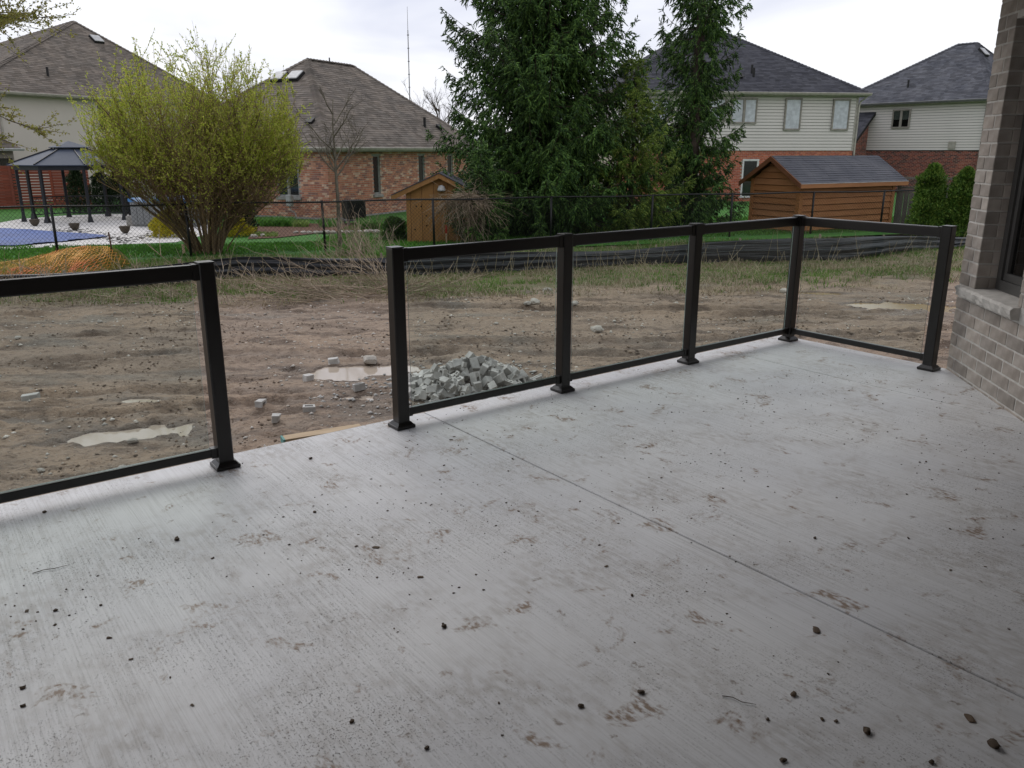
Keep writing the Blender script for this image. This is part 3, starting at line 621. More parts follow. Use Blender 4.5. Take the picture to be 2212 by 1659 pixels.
# ------------------------------------------------------------------ mud and crumbs on the patio
clods = [rockmesh(50+i, 2, .7, .45, 'clod') for i in range(5)]
cl = [(382,1166,.020,'largest dark clod on the left half of the patio, a stained patch beside it'), (120,1320,.012,'dark clod, left one of the pair near the left edge'), (58,1320,.012,'flat clod nearest the left edge of the picture'), (218,1308,.008,'small clod right of the pair near the left edge'),
      (50,1487,.013,'brown clod low at the left edge'), (50,1526,.011,'dark clod low at the left edge, below the brown one'), (671,991,.016,'black clod nearest the left end post'), (812,1183,.018,'long flat brown clod in the middle of the patio'), (908,1247,.015,'narrow dark clod below the flat brown one'),
      (959,1354,.018,'angular dark clod in the middle foreground'), (1365,1287,.010,'dark clod left of the long joint'), (1385,1497,.017,'brown clod low in the centre'), (1255,1527,.014,'muddy lump left of the brown clod low in the centre'),
      (1714,1502,.016,'grey stone-like clod low on the right'), (1691,1644,.015,'clod at the bottom edge right of centre'), (1872,1583,.020,'chunky clod in a trail of crumbs at lower right'), (1776,1555,.010,'left one of two little clods at lower right'), (1806,1559,.009,'right one of two little clods at lower right'),
      (2146,1612,.026,'big dark clod in the lower right corner'), (1962,1163,.009,'dark clod right of the joint, half way up'), (1760,1163,.012,'dark clod just right of the long joint'), (2000,998,.010,'dark clod on the right, below the end post'), (975,950,.012,'flat clod near the start of the long joint'), (680,1107,.012,'reddish clod left of centre'),
      (1098,1018,.008,'small clod left of the long joint'), (1120,1105,.008,'small round clod below it'), (922,1617,.012,'round dark clod at the bottom edge'), (96,1107,.014,'stick-like black bit under the left railing'), (2012,1648,.012,'pale lump on the bottom edge at right'), (1658,1555,.009,'brown clod low between centre and right'), (774,1155,.007,'small black clod left of the flat brown one'),
      (760,1560,.012,'muddy lump low left of centre'), (2095,1553,.022,'flat ochre mud cake at the lower right'), (1763,1362,.024,'flat rusty mud cake right of centre')]
for i, (px, py, s, lab) in enumerate(cl):
    p = G(px, py, 0); flat = 'cake' in lab or 'flat' in lab
    o = thing('mud_clod', lab, 'mud clod', (p.x, p.y, s*(.12 if flat else .3)), random.uniform(0, 6), 'mud clods on the patio', clods[i % 5]); s *= .74; o.scale = (s*(1.35 if flat else 1.1), s*.8, s*(.3 if flat else .95))
r_ = random.Random(99)
for i in range(110):
    u_, v_ = r_.uniform(-1.2, 6.0), r_.uniform(.3, 4.0)
    if u_ + v_ > 8.7: continue
    s_ = r_.uniform(.0035, .008); o = thing('mud_clod', 'tiny crumb of dried mud among many on the patio', 'mud clod', (u_*math.cos(PA)-v_*math.sin(PA), u_*math.sin(PA)+v_*math.cos(PA), s_*.25), r_.uniform(0, 6), 'tiny mud crumbs on the patio', clods[i % 5]); o.scale = (s_*1.3, s_*.8, s_*r_.choice((.3, .8)))
n = 16000; u = -2.5 + 8.7*RS.rand(n); v = -.3 + 4.5*RS.rand(n); keep = (fbm(u, v, 1.6, 3, 300) > .45 + .25*RS.rand(n)) & (u < 6.2) & ~((u + v > 8.9)); u, v = u[keep], v[keep]; n = len(u)
ca, sa = math.cos(PA), math.sin(PA); x = u*ca - v*sa; y = u*sa + v*ca
link('patio_crumbs', arr_mesh('patio_crumbs', *bits(n, (x, y, np.full(n, .0008)), .0012 + .0055*RS.rand(n)**5, .55), M['crumb']), kind='stuff', label='specks of dried mud on the patio')
# short dead stems lying on the patio
M['stem'] = pm('dead_stem', (.10,.085,.065), rough=.9)
for px, py, L, az, lab in ((1560,1505,.10,-.5,'thin dark twig on the patio, right of centre'), (70,1240,.13,.5,'thin twig lying by the left edge of the patio')):
    p = G(px, py, 0); o = thing('twig', lab, 'twig', (p.x, p.y, .003), az); MB().tube([(0,0,0),(L*.3,.006,.002),(L*.6,-.004,.003),(L,.008,.001)], [.0018,.0016,.0014,.0008], 5).build('stem', M['stem'], o)
# ================================================================== chain link fence
M['black'] = pm('black_vinyl', (.012,.012,.012), rough=.45)
def fpt(x, z=0, off=0): y = .331*x + 21.06 + off; return Vector((x, y, zg(x, y) + z))
ch = thing('chain_link_fence', 'low black chain link fence running across behind the muddy lot', 'fence', fpt(0))
FH = 1.19; org = ch.location.copy()
posts = [-13.0, -9.86, -7.30, -4.45, -1.93, 1.0, 3.75, 6.08, 8.65, 11.0, 13.2]
for i, x in enumerate(posts):
    p = fpt(x) - org; lean = random.uniform(-.02, .02)
    MB().tube([p, p + Vector((lean, 0, FH+.03))], .030, 7).build('post', M['black'], ch, smooth=True)
a, c = fpt(-13.2, FH) - org, fpt(13.6, FH) - org
MB().tube([fpt(x, FH + .012*math.sin(x*1.7)) - org for x in np.linspace(-13.2, 13.6, 40)], .021, 6).build('top_rail', M['black'], ch, smooth=True)
segs = []; st = .085; xs = np.arange(-13.2, 13.6, st); 
A = []; B = []
for x in xs:
    dx = (FH-.06)*1.0*.947
    for sgn in (1, -1):
        x2 = x + sgn*dx
        y1 = .331*x + 21.06; y2 = .331*x2 + 21.06
        A.append((x, y1 - .03*sgn*.1, zg(x, y1) + .03)); B.append((x2, y2 - .03*sgn*.1, zg(x2, y2) + FH - .02))
A = np.array(A) - np.array(org); B = np.array(B) - np.array(org); segs = np.stack([A, (A+B)/2, B], 1)
link('wire_mesh', arr_mesh('wire_mesh', *strips(segs, np.full(len(segs), .0026), np.full(len(segs), .0026)), M['black']), ch, kind='stuff')
ow = np.array([(fpt(x, FH+.02)-org)[:] for x in np.arange(-13.2, 13.6, .05)]); bumps = ow + np.array([0, 0, .022]); sg = np.stack([ow - np.array([.012, 0, .02]), bumps], 1)
sg = np.stack([sg[:, 0], (sg[:, 0]+sg[:, 1])/2, sg[:, 1]], 1)
link('wire_twists', arr_mesh('wire_twists', *strips(sg, np.full(len(sg), .006), np.full(len(sg), .004)), M['black']), ch, kind='stuff')

# ------------------------------------------------------------------ silt fence (black fabric)
m, t, b = nodes('silt_fabric'); b.inputs['Base Color'].default_value = (.016,.018,.024,1); b.inputs['Roughness'].default_value = .42; b.inputs['Specular IOR Level'].default_value = .6
n_ = t.nodes.new; tcd = n_('ShaderNodeTexCoord'); mp = n_('ShaderNodeMapping'); mp.inputs['Scale'].default_value = (.7, .7, 14); t.links.new(tcd.outputs['Object'], mp.inputs[0]); nz = n_('ShaderNodeTexNoise'); nz.inputs['Scale'].default_value = 2.2; nz.inputs['Detail'].default_value = 3; t.links.new(mp.outputs[0], nz.inputs[0]); bp = n_('ShaderNodeBump'); bp.inputs['Strength'].default_value = .8; bp.inputs['Distance'].default_value = .03; t.links.new(nz.outputs[0], bp.inputs['Height']); t.links.new(bp.outputs[0], b.inputs['Normal'])
M['silt'] = m
path = [(-10.5, 13.2, 0.3), (-8.2, 14.0, 0.3), (-6.6, 14.9, 0.32), (-5.2, 15.6, 0.38), (-3.4, 15.5, 0.39), (-1.6, 15.9, 0.38), (0.4, 16.5, 0.37), (2.2, 16.9, 0.38), (4.2, 17.4, 0.46), (6.0, 17.7, 0.54), (7.6, 18.2, 0.51), (9.0, 19.0, 0.43), (11.2, 20.2, 0.32), (13.5, 21.4, 0.3)]
sf = thing('silt_fence', 'black fabric silt fence with pale printed lines, crossing the lot edge', 'silt fence', (0, 16, -.75))
cum = [0]
for a, c in zip(path, path[1:]): cum.append(cum[-1] + math.dist(a[:2], c[:2]))
def spath(s):
    i = max(0, min(len(path)-2, int(np.searchsorted(cum, s)) - 1)); t = (s-cum[i])/(cum[i+1]-cum[i]); return [path[i][k]*(1-t)+path[i+1][k]*t for k in range(3)]
ns_, nz_ = 420, 14; V = []; 
for i in range(ns_):
    s = cum[-1]*i/(ns_-1); x, y, h = spath(s); base = float(zdirt(x, y)) - .03
    post_d = abs(((s/1.9) % 1) - .5)*2
    sag = .05*(1 - post_d**2)*0 + .035*math.sin(s*1.3)
    for j in range(nz_):
        tt = j/(nz_-1); calm = 1 if x < 2.5 or x > 7 else .35
        off = calm*(.028*math.sin(tt*19 + 2.2*math.sin(s*.8) + s*.5)*(.4+.6*float(vnoise(s*.7, tt*3, 4))) + .035*(float(vnoise(s*1.4, tt*2, 8))-.5)) + .12*(1-tt)**3*-.6
        V.append((x + off*.2, y - off - 16, base + .75 + (h + sag*.6 - base - .75)*tt))
V = np.array(V); i = np.arange(ns_-1)[:, None]*nz_ + np.arange(nz_-1)[None]; F = np.stack([i, i+nz_, i+nz_+1, i+1], -1).reshape(-1, 4)
fo = link('fabric', arr_mesh('fabric', V, F, M['silt'], True), sf); fo.modifiers.new('thick', 'SOLIDIFY').thickness = .003
M['line'] = pm('pale_thread', (.22,.25,.27), rough=.6)
VV = V.reshape(ns_, nz_, 3)
for row in (7, 10):
    pts = [VV[i, row] + np.array([0, -.006, 0]) for i in range(140, ns_-40, 2)]
    MB().tube(pts, .0035, 3).build('printed_line', M['line'], sf)
M['stake'] = pm('weathered_stake', (.30,.25,.19), rough=.9)
for k in range(int(cum[-1]/1.9)):
    s = (k+.5)*1.9; x, y, h = spath(s); z0 = float(zdirt(x, y)) + .75
    MB().box(x-.018, x+.018, y-16+.03, y-16+.066, z0-.05, h+.02+.05*random.random()).build('stake', M['stake'], sf)

# ================================================================== far building helpers
def shingle_roof(root, polys, mat, expo=.15, tab=.32, name='shingles', indiv=False, thick=.013, under=None):
    # polys: convex planes (list of points, first two are the eave from left to right seen from outside)
    b = MB(); un = MB(); objs = []
    for P in polys:
        P = [Vector(p) for p in P]; u = (P[1]-P[0]).normalized(); nn = (P[1]-P[0]).cross(P[2]-P[0]).normalized(); v = nn.cross(u)
        un.add([p - nn*.01 for p in P], [tuple(range(len(P)))])
        q = [((p-P[0]).dot(u), (p-P[0]).dot(v)) for p in P]; top = max(a[1] for a in q); k = 0; y = 0
        while y < top - .02:
            ym = min(y + expo*.5, top-.005); xs = []
            for (a, c), (e, g) in zip(q, q[1:]+q[:1]):
                if (c - ym)*(g - ym) < 0: xs.append(a + (e-a)*(ym-c)/(g-c))
            if len(xs) >= 2:
                x0, x1 = min(xs), max(xs); x = x0 - random.random()*tab
                while x < x1:
                    w = tab*random.choice((.55, .8, 1, 1.15)); a, c = max(x, x0), min(x+w, x1); x += w
                    if c - a < .03: continue
                    th = thick*random.uniform(.7, 1.35); y1 = min(y+expo, top)
                    pt = lambda X, Y, Z: P[0] + u*X + v*Y + nn*Z
                    vs = [pt(a, y, th), pt(c-.004, y, th), pt(c-.004, y1, .003), pt(a, y1, .003), pt(a, y, -.004), pt(c-.004, y, -.004)]
                    fs = [(0,1,2,3), (4,5,1,0)]
                    if indiv:
                        bb = MB(); bb.add(vs + [pt(c-.004, y1, -.004), pt(a, y1, -.004)], fs + [(5,6,2,1), (7,4,0,3), (6,7,3,2), (4,7,6,5)]); objs.append(bb)
                    else: b.add(vs, fs)
            y += expo; k += 1
    uo = un.build('roof_deck', under or mat, root)
    if indiv:
        for o in objs: o.build('shingle', mat, uo)
    else: b.build(name, mat, root, kind='stuff')
    return uo
def hipcap(root, a, c, mat, w=.16):
    # folded cap shingles along a hip or ridge
    a, c = Vector(a), Vector(c); d = c-a; L = d.length; d.normalize(); s = d.cross(Vector((0,0,1))).normalized(); up = s.cross(d); b = MB(); n = int(L/.2)
    for i in range(n):
        p = a + d*(L*i/n); q = a + d*(L*(i+1.1)/n); 
        b.add([p - s*w - up*.06 + up*.035, p + up*.05, p + s*w - up*.06 + up*.035, q - s*w - up*.06 + up*.01, q + up*.025, q + s*w - up*.06 + up*.01], [(0,1,4,3), (1,2,5,4)])
    b.build('hip_cap', mat, root, kind='stuff')
def brick_field(b, x0, x1, z0, z1, y, holes=(), L=.215, H=.075, flip=1):
    nrow = int((z1-z0)/H); H = (z1-z0)/nrow
    for r in range(nrow):
        z = z0 + r*H; x = x0 - (L/2 if r % 2 else 0)
        while x < x1:
            a, c = max(x, x0), min(x+L-.016, x1); x += L
            if c-a < .03 or any(h[0] < (a+c)/2 < h[1] and h[2] < z+H/2 < h[3] for h in holes): continue
            o = y - random.uniform(0, .004); z2 = z+H-.016
            b.add([(a,o,z),(c,o,z),(c,o,z2),(a,o,z2),(a,y+.012,z),(c,y+.012,z),(c,y+.012,z2),(a,y+.012,z2)], [(0,1,2,3),(3,2,6,7),(4,5,1,0),(1,5,6,2),(4,0,3,7)])
def wall_sheet(root, x0, x1, z0, z1, y0, y1, holes, mat, name='wall'):
    # a wall slab with real openings
    b = MB(); xs = sorted({x0, x1, *[h[0] for h in holes], *[h[1] for h in holes]})
    for a, c in zip(xs, xs[1:]):
        hs = sorted([(h[2], h[3]) for h in holes if h[0] <= (a+c)/2 <= h[1]]); z = z0
        for q in hs + [(z1, z1)]:
            if q[0] - z > .005: b.box(a, c, y0, y1, z, q[0])
            z = q[1]
    return b.build(name, mat, root)
def rampmat(name, cols, rough=.9, bump=.003, bs=60):
    # each island (brick, tab) takes one of a few colours
    m, t, b = nodes(name); n = t.nodes.new; l = t.links.new; g = n('ShaderNodeNewGeometry'); rp = n('ShaderNodeValToRGB'); rp.color_ramp.interpolation = 'CONSTANT'; l(g.outputs['Random Per Island'], rp.inputs[0]); e = rp.color_ramp.elements
    while len(e) < len(cols): e.new(.5)
    for i, c in enumerate(cols): e[i].position = i/len(cols); e[i].color = (*c, 1)
    tcd = n('ShaderNodeTexCoord'); nz = n('ShaderNodeTexNoise'); l(tcd.outputs['Object'], nz.inputs[0]); nz.inputs['Scale'].default_value = 9; nz.inputs['Detail'].default_value = 5
    r2 = n('ShaderNodeMapRange'); l(nz.outputs['Fac'], r2.inputs[0]); r2.inputs[1].default_value = .3; r2.inputs[2].default_value = .7; r2.inputs[3].default_value = .78; r2.inputs[4].default_value = 1.25
    hs = n('ShaderNodeHueSaturation'); l(rp.outputs[0], hs.inputs['Color']); l(r2.outputs[0], hs.inputs['Value']); l(hs.outputs[0], b.inputs['Base Color']); b.inputs['Roughness'].default_value = rough; b.inputs['Specular IOR Level'].default_value = .2
    return m
def window(root, x0, x1, z0, z1, y, frame, pane, mull=0, sill=None, deep=.0, blind=None, fw=.06):
    # frame stands proud of y by 3 cm; the glass sits inside it
    b = MB(); yo = y - .03 + deep; yi = y + .05 + deep
    b.box(x0, x0+fw, yo, yi, z0, z1); b.box(x1-fw, x1, yo, yi, z0, z1); b.box(x0+fw, x1-fw, yo, yi, z0, z0+fw); b.box(x0+fw, x1-fw, yo, yi, z1-fw, z1)
    xs = [x0+fw, x1-fw]
    if mull: mx_ = (x0+x1)/2; b.box(mx_-.045, mx_+.045, yo-.005, yi, z0+fw, z1-fw); 
    w = b.build('window', frame, root)
    spans = [(x0+fw, x1-fw)] if not mull else [(x0+fw, mx_-.045), (mx_+.045, x1-fw)]
    for a, c in spans:
        s = MB(); q = .028; s.box(a, a+q, yo+.015, yi-.01, z0+fw, z1-fw); s.box(c-q, c, yo+.015, yi-.01, z0+fw, z1-fw); s.box(a+q, c-q, yo+.015, yi-.01, z0+fw, z0+fw+q); s.box(a+q, c-q, yo+.015, yi-.01, z1-fw-q, z1-fw)
        s.build('sash', frame, w)
        MB().box(a+q, c-q, yo+.03, yo+.036, z0+fw+q, z1-fw-q).build('pane', pane, w)
        if blind:
            zb = z0+fw+q + (z1-z0)*(1-blind[1]); MB().box(a+q, c-q, yo+.045, yo+.05, zb, z1-fw-q).build('blind', blind[0], w)
    if y < -.07: yi = yo + .056
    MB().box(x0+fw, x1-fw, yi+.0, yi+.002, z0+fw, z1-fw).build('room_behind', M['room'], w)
    if sill: MB().bbox(x0-.06, x1+.06, y-.07, y+.02, z0-.09, z0-.002, .006).build('sill', sill, w)
    return w
def siding(root, x0, x1, z0, z1, y, mat, expo=.148, name='siding_board'):
    n = int(round((z1-z0)/expo)); e = (z1-z0)/n
    me = MB().add([(x0,y-.034,0),(x1,y-.034,0),(x1,y-.006,e-.017),(x0,y-.006,e-.017),(x0,y,0),(x1,y,0)], [(0,1,2,3),(4,5,1,0)]).mesh(name, mat)
    for i in range(n): link(name, me, root, (0, 0, z0+i*e))
def gutter(root, a, c, mat, h=.12, d=.12):
    a, c = Vector(a), Vector(c); dd = (c-a).normalized(); s = Vector((dd.y, -dd.x, 0))
    b = MB(); pr = [(0, h), (d*.85, h), (d, h*.82), (d*.86, h*.45), (d*.6, 0), (0, 0)]
    b.add([a + s*p + Vector((0,0,z)) for p, z in pr] + [c + s*p + Vector((0,0,z)) for p, z in pr], [(i, (i+1) % 6, 6+(i+1) % 6, 6+i) for i in range(6)] + [(5,4,3,2,1,0), (6,7,8,9,10,11)])
    b.build('gutter', mat, root)
def azrot(az): return R(90 - az)      # heading measured from +Y towards +X
def shmat(name, c1, c2, c3):
    m = pm(name, c1, c2, rough=.92, scale=1.2, det=6, bump=.006, bs=30, rand=.28, island=True, spec=.15); return m
M['shingle_brown'] = shmat('weathered_taupe_shingles', (.175,.148,.125), (.135,.118,.103), 0)
M['shingle_slate'] = shmat('charcoal_shingles', (.052,.053,.064), (.068,.069,.080), 0)
M['shingle_grey'] = shmat('grey_blend_shingles', (.070,.073,.086), (.105,.107,.120), 0)
M['red_brick'] = rampmat('mottled_red_brick', [(.50,.23,.15),(.43,.19,.125),(.56,.30,.20),(.46,.21,.135),(.26,.14,.115),(.52,.26,.17),(.40,.17,.12),(.60,.42,.31),(.45,.20,.13),(.32,.16,.13)])
M['orange_brick'] = rampmat('bright_red_brick', [(.44,.13,.075),(.39,.115,.07),(.48,.16,.09),(.35,.10,.065)])
M['dark_brick'] = rampmat('dark_red_brick', [(.26,.075,.055),(.20,.06,.048),(.10,.045,.042),(.30,.10,.07),(.16,.055,.05)])
M['far_mortar'] = pm('pale_mortar', (.50,.43,.36), rough=.95)
M['backing'] = pm('shadow_gap_backing', (.10,.09,.08), rough=.9)
M['siding'] = pm('vinyl_siding', (.62,.585,.545), (.59,.56,.52), rough=.6, scale=.8)
M['trim'] = pm('beige_trim', (.42,.39,.34), rough=.55)
M['winframe'] = pm('taupe_window_frame', (.30,.275,.24), rough=.5)
M['grey_frame'] = pm('grey_green_frame', (.30,.30,.28), rough=.5)
M['pane_dark'] = pm('dark_glass', (.020,.023,.022), rough=.08, spec=.6)
M['pane_pale'] = pm('sky_and_blind_glass', (.50,.53,.56), rough=.12, spec=.6)  # pale colour stands for reflected sky and blinds on the glass
M['stucco'] = pm('taupe_stucco', (.56,.505,.46), (.54,.49,.445), rough=.95, scale=.7, bump=.003, bs=80)
M['flash'] = pm('pale_metal', (.50,.50,.50), rough=.5, spec=.3)
M['blackvent'] = pm('black_pipe', (.02,.02,.02), rough=.6)
M['concrete_far'] = pm('grey_footing', (.33,.32,.30), rough=.95)
def hiproof(root, x0, x1, y0, y1, ze, zr, rx0, rx1, ry, mat, drop=(), front=True):
    A, B, C, D = (x0,y0,ze), (x1,y0,ze), (x1,y1,ze), (x0,y1,ze); P, Q = (rx0,ry,zr), (rx1,ry,zr)
    pl = [[A, B, Q, P], [B, C, Q], [D, A, P], [C, D, P, Q]]
    if rx1 - rx0 < .05: pl = [[A, B, P], [B, C, P], [D, A, P], [C, D, P]]
    uo = shingle_roof(root, pl, mat)
    for a, c in ((A, P), (B, Q), (C, Q), (D, P)): hipcap(root, a, c, mat)
    if rx1 - rx0 > .05: hipcap(root, P, Q, mat)
    MB().box(x0+.02, x1-.02, y0+.02, y1-.02, ze-.14, ze-.02).build('soffit', M['trim'], root)
    return pl
def onslope(pl, u, v):     # a point on a plane given by [eave0, eave1, ...]
    P = [Vector(p) for p in pl]; a = (P[1]-P[0]).normalized(); nn = (P[1]-P[0]).cross(P[2]-P[0]).normalized(); w = nn.cross(a); return P[0] + a*u + w*v, nn
def roofvent(root, pl, u, v, kind):
    p, nn = onslope(pl, u, v)
    if kind == 'pipe': MB().tube([p - Vector((0,0,.05)), p + Vector((0,0,.42))], .06, 8).build('vent_pipe', M['blackvent'], root)
    elif kind == 'box':
        P = [Vector(q) for q in pl]; a = (P[1]-P[0]).normalized(); w = nn.cross(a); Mx = Matrix.Translation(p) @ Matrix((a, w, nn)).transposed().to_4x4()
        MB().box(-.13, .13, -.1, .12, .0, .10, Mx).box(-.17, .17, -.16, .14, .10, .13, Mx).build('roof_vent', M['blackvent'], root)
    else:
        P = [Vector(q) for q in pl]; a = (P[1]-P[0]).normalized(); w = nn.cross(a); Mx = Matrix.Translation(p) @ Matrix((a, w, nn)).transposed().to_4x4()
        MB().box(-.30, .30, -.30, .30, .0, .12, Mx).build('roof_vent', M['blackvent'], root); MB().bbox(-.30, .30, -.28, .28, .121, .17, .03, Mx).build('vent_cover', M['flash'], root)

# ---- house A: the mottled brick bungalow (origin at its nearest corner; local x runs away along its right wall, y to the left)
ga = -.95
HA = thing('brick_bungalow', 'mottled red brick bungalow with a brown hip roof, behind the willow shrub', 'house', (-6.7, 30.6, ga), azrot(27))
LA, WA_ = 11.1, 8.9; EH = 2.62
MB().box(-.02, LA+.01, -.02, WA_+.02, -.3, .14).build('footing', M['concrete_far'], HA)
wr = [(2.75, 3.25, .85, 2.40), (6.0, 6.5, .85, 2.40), (8.35, 8.85, 1.05, 2.40)]
wall_sheet(HA, .24, LA, 0, EH-.02, .012, .23, wr, M['far_mortar'])
MB().box(.26, LA, WA_-.03, WA_-.012, 0, EH-.02).box(LA-.02, LA, .24, WA_-.04, 0, EH-.02).build('wall', M['far_mortar'], HA)
b = MB(); brick_field(b, 0, LA, .14, EH-.05, .0, wr); b.build('brickwork', M['red_brick'], HA, kind='stuff')
# left wall: build its bricks in a turned frame and bring them round
b2 = MB(); wl_ = [(1.35, 2.45, .85, 2.42), (6.2, 7.3, .85, 2.42)]; brick_field(b2, 0, WA_, .14, EH-.05, 0, wl_)
TR = Matrix(((0, 1, 0, 0), (1, 0, 0, 0), (0, 0, 1, 0), (0, 0, 0, 1)))    # mirror: x<->y
b2.v = [tuple(TR @ Vector(v)) for v in b2.v]; b2.f = [tuple(reversed(f)) for f in b2.f]; b2.build('brickwork', M['red_brick'], HA, kind='stuff')
turned1 = wall_sheet(HA, .012, WA_-.012, 0, EH-.02, .012, .23, wl_, M['far_mortar'])
for v in turned1.data.vertices: v.co = Vector((v.co.y, v.co.x, v.co.z))
turned1.data.flip_normals()
for q in wr:
    w = window(HA, *q, .0, M['grey_frame'], M['pane_dark'], 0, M['concrete_far'], deep=.07)
def turned(o):      # re-express an object built along x so that it sits on the left wall
    for c in [o] + list(o.children):
        me = c.data; 
        for v in me.vertices: v.co = Vector((v.co.y, v.co.x, v.co.z))
        me.flip_normals()
for q in wl_: turned(window(HA, *q, .0, M['grey_frame'], M['pane_dark'], 1, M['concrete_far'], deep=.03))
# neighbouring wing to the left of the bungalow's left wall
ov = .42
plA = hiproof(HA, -ov, LA+ov-.3, -ov, WA_+ov, EH+.02, EH+3.62, 4.55, 7.6, WA_/2, M['shingle_brown'])
gutter(HA, (-ov, -ov, EH-.08), (LA+ov-.3, -ov, EH-.08), M['trim']); gutter(HA, (-ov, WA_+ov, EH-.08), (-ov, -ov, EH-.08), M['trim'])
roofvent(HA, plA[0], 8.2, 1.5, 'pipe'); roofvent(HA, plA[0], 9.3, 1.45, 'box'); roofvent(HA, plA[2], 8.0, 1.55, 'box')
for u in (3.9, 4.75): roofvent(HA, plA[2], u+.45, 4.7, 'cap')
MB().tube([(6.0, WA_/2, EH+3.5), (6.0, WA_/2, EH+3.8)], .03, 6).build('vent_pipe', M['blackvent'], HA)
# ---- gas meter and air conditioner by its left wall
def L2W(o, p): return o.matrix_basis @ Vector(p)
bpy.context.view_layer.update()
p = at(765, 468, 28.8); ac = thing('air_conditioner', 'black square air conditioner on a stand beside the brick wall', 'air conditioner', (p.x, p.y, -.9), azrot(60))
MB().bbox(-.33, .33, -.33, .33, .22, .85, .03).build('casing', M['black'], ac)
lv = MB()
for k in range(12): lv.box(-.30, .30, -.345, -.331, .28+k*.045, .30+k*.045)
lv.build('louvres', pm('dark_louvre', (.03,.03,.03), rough=.4), ac, kind='stuff'); MB().box(-.42, .42, -.40, .40, .16, .215).build('stand', pm('grey_stand', (.12,.12,.12)), ac)
for sx_, sy_ in ((-1,-1),(1,-1),(-1,1),(1,1)): MB().box(sx_*.3-.04, sx_*.3+.04, sy_*.28-.04, sy_*.28+.04, 0, .16).build('leg', M['concrete_far'], ac)
p = at(627, 452, 30.9); gm = thing('gas_meter', 'small grey gas meter on the brick wall behind the garden bed', 'gas meter', (p.x, p.y, -.6), azrot(-63))
MB().bbox(-.12, .12, -.1, .1, .2, .62, .03).build('meter_body', pm('meter_grey', (.38,.39,.38), rough=.4), gm); MB().tube([(0,0,.2),(0,0,.05),(-.2,0,0),(-.35,.05,-.25)], .02, 6).build('pipe', M['concrete_far'], gm)

# ---- house B: taupe stucco house far left
HBs = thing('stucco_house', 'two storey taupe stucco house with a tall brown hip roof at far left', 'house', (-23.9, 40.4, -.95), azrot(27))
EB = 5.15
MB().box(-8, 13.2, 0, 10, 0, EB).build('wall', M['stucco'], HBs)
plB = hiproof(HBs, -2.2, 13.6, -.45, 10.4, EB+.03, EB+4.4, 8.0, 8.04, 5.0, M['shingle_brown'])
gutter(HBs, (-2.2, -.45, EB-.08), (13.6, -.45, EB-.08), M['trim'])
roofvent(HBs, plB[0], 5.2, 1.5, 'pipe'); roofvent(HBs, plB[0], 10.5, 5.3, 'cap')
MB().tube([(-.25, -.06, EB-.3), (-.25, -.06, .1)], .05, 6).build('downspout', M['trim'], HBs)
MB().box(-7, -.9, -1.6, -.01, 0, 2.6).build('bay_wall', pm('board_wall', (.28,.25,.22), rough=.9), HBs)
shingle_roof(HBs, [[(-7.3,-1.9,2.62), (-.6,-1.9,2.62), (-1.6,.0,3.7), (-7.3,.0,3.7)]], M['shingle_brown']); gutter(HBs, (-7.3,-1.9,2.52), (-.6,-1.9,2.52), M['flash'])
MB().box(-1.6, -1.0, -1.63, -1.605, .1, 2.2).build('door', M['pane_dark'], HBs)
M['shutter'] = pm('dark_louvred_shutter', (.05,.055,.04), rough=.7)
for x_, z0_, z1_ in ((5.9, 1.7, 3.05), (5.0, 3.6, 4.8)):
    b = MB(); b.box(x_, x_+.5, -.03, -.002, z0_, z1_); so_ = b.build('shutter', M['shutter'], HBs)
    b = MB()
    for k in range(14): b.box(x_+.05, x_+.45, -.05, -.031, z0_+.05+k*(z1_-z0_-.1)/14, z0_+.05+(k+.55)*(z1_-z0_-.1)/14)
    b.build('slats', M['shutter'], so_, kind='stuff')
window(HBs, 6.45, 7.6, 1.7, 3.05, 0, M['winframe'], M['pane_dark'], 1)

# ---- house C: white sided house with charcoal roof
p0 = at(1335, 300, 41.2); p1 = at(1844, 300, 42.9)
azC = math.degrees(math.atan2(p1.x-p0.x, p1.y-p0.y)); LC = (Vector((p1.x, p1.y)) - Vector((p0.x, p0.y))).length
gc = -.95; HC = thing('sided_house', 'two storey house, cream siding over red brick, charcoal roof, behind the spruces', 'house', (p0.x, p0.y, gc), azrot(azC))
DC = 10.2; zb = 2.55; EC = 5.22
MB().box(0, LC, 0, DC, 0, zb).build('brick_wall', M['far_mortar'], HC); MB().box(-.015, LC+.015, -.01, DC, zb+.002, EC).build('wall', M['backing'], HC)
gd = (LC*.525, LC*.525+.85, 0.25, 2.12)
b = MB(); brick_field(b, 0, LC, .0, zb-.01, -.0105, [gd, (LC*.21, LC*.21+1.6, .3, 2.1)], H=.078); b.build('brickwork', M['orange_brick'], HC, kind='stuff')
siding(HC, -.02, LC+.02, zb+.01, EC, -.012, M['siding'])
siding_side = MB()
for i in range(18): siding_side.add([(-.05, .0, zb+i*.148), (-.05, DC, zb+i*.148), (-.017, DC, zb+i*.148+.126), (-.017, .0, zb+i*.148+.126)], [(0,1,2,3)])
siding_side.build('side_siding', M['siding'], HC, kind='stuff')
MB().box(-.04, LC+.03, -.05, -.0125, zb-.03, zb+.008).build('trim_board', M['trim'], HC)
MB().box(LC-.09, LC+.03, -.045, -.033, zb+.01, EC).build('corner_trim', M['trim'], HC)
plC = hiproof(HC, -.42, LC+.42, -.42, DC+.42, EC+.03, EC+3.35, 5.0, LC-5.0, DC/2, M['shingle_slate'])
gutter(HC, (-.42, -.42, EC-.08), (LC+.42, -.42, EC-.08), M['trim']); gutter(HC, (-.42, DC+.42, EC-.08), (-.42, -.42, EC-.08), M['trim'])
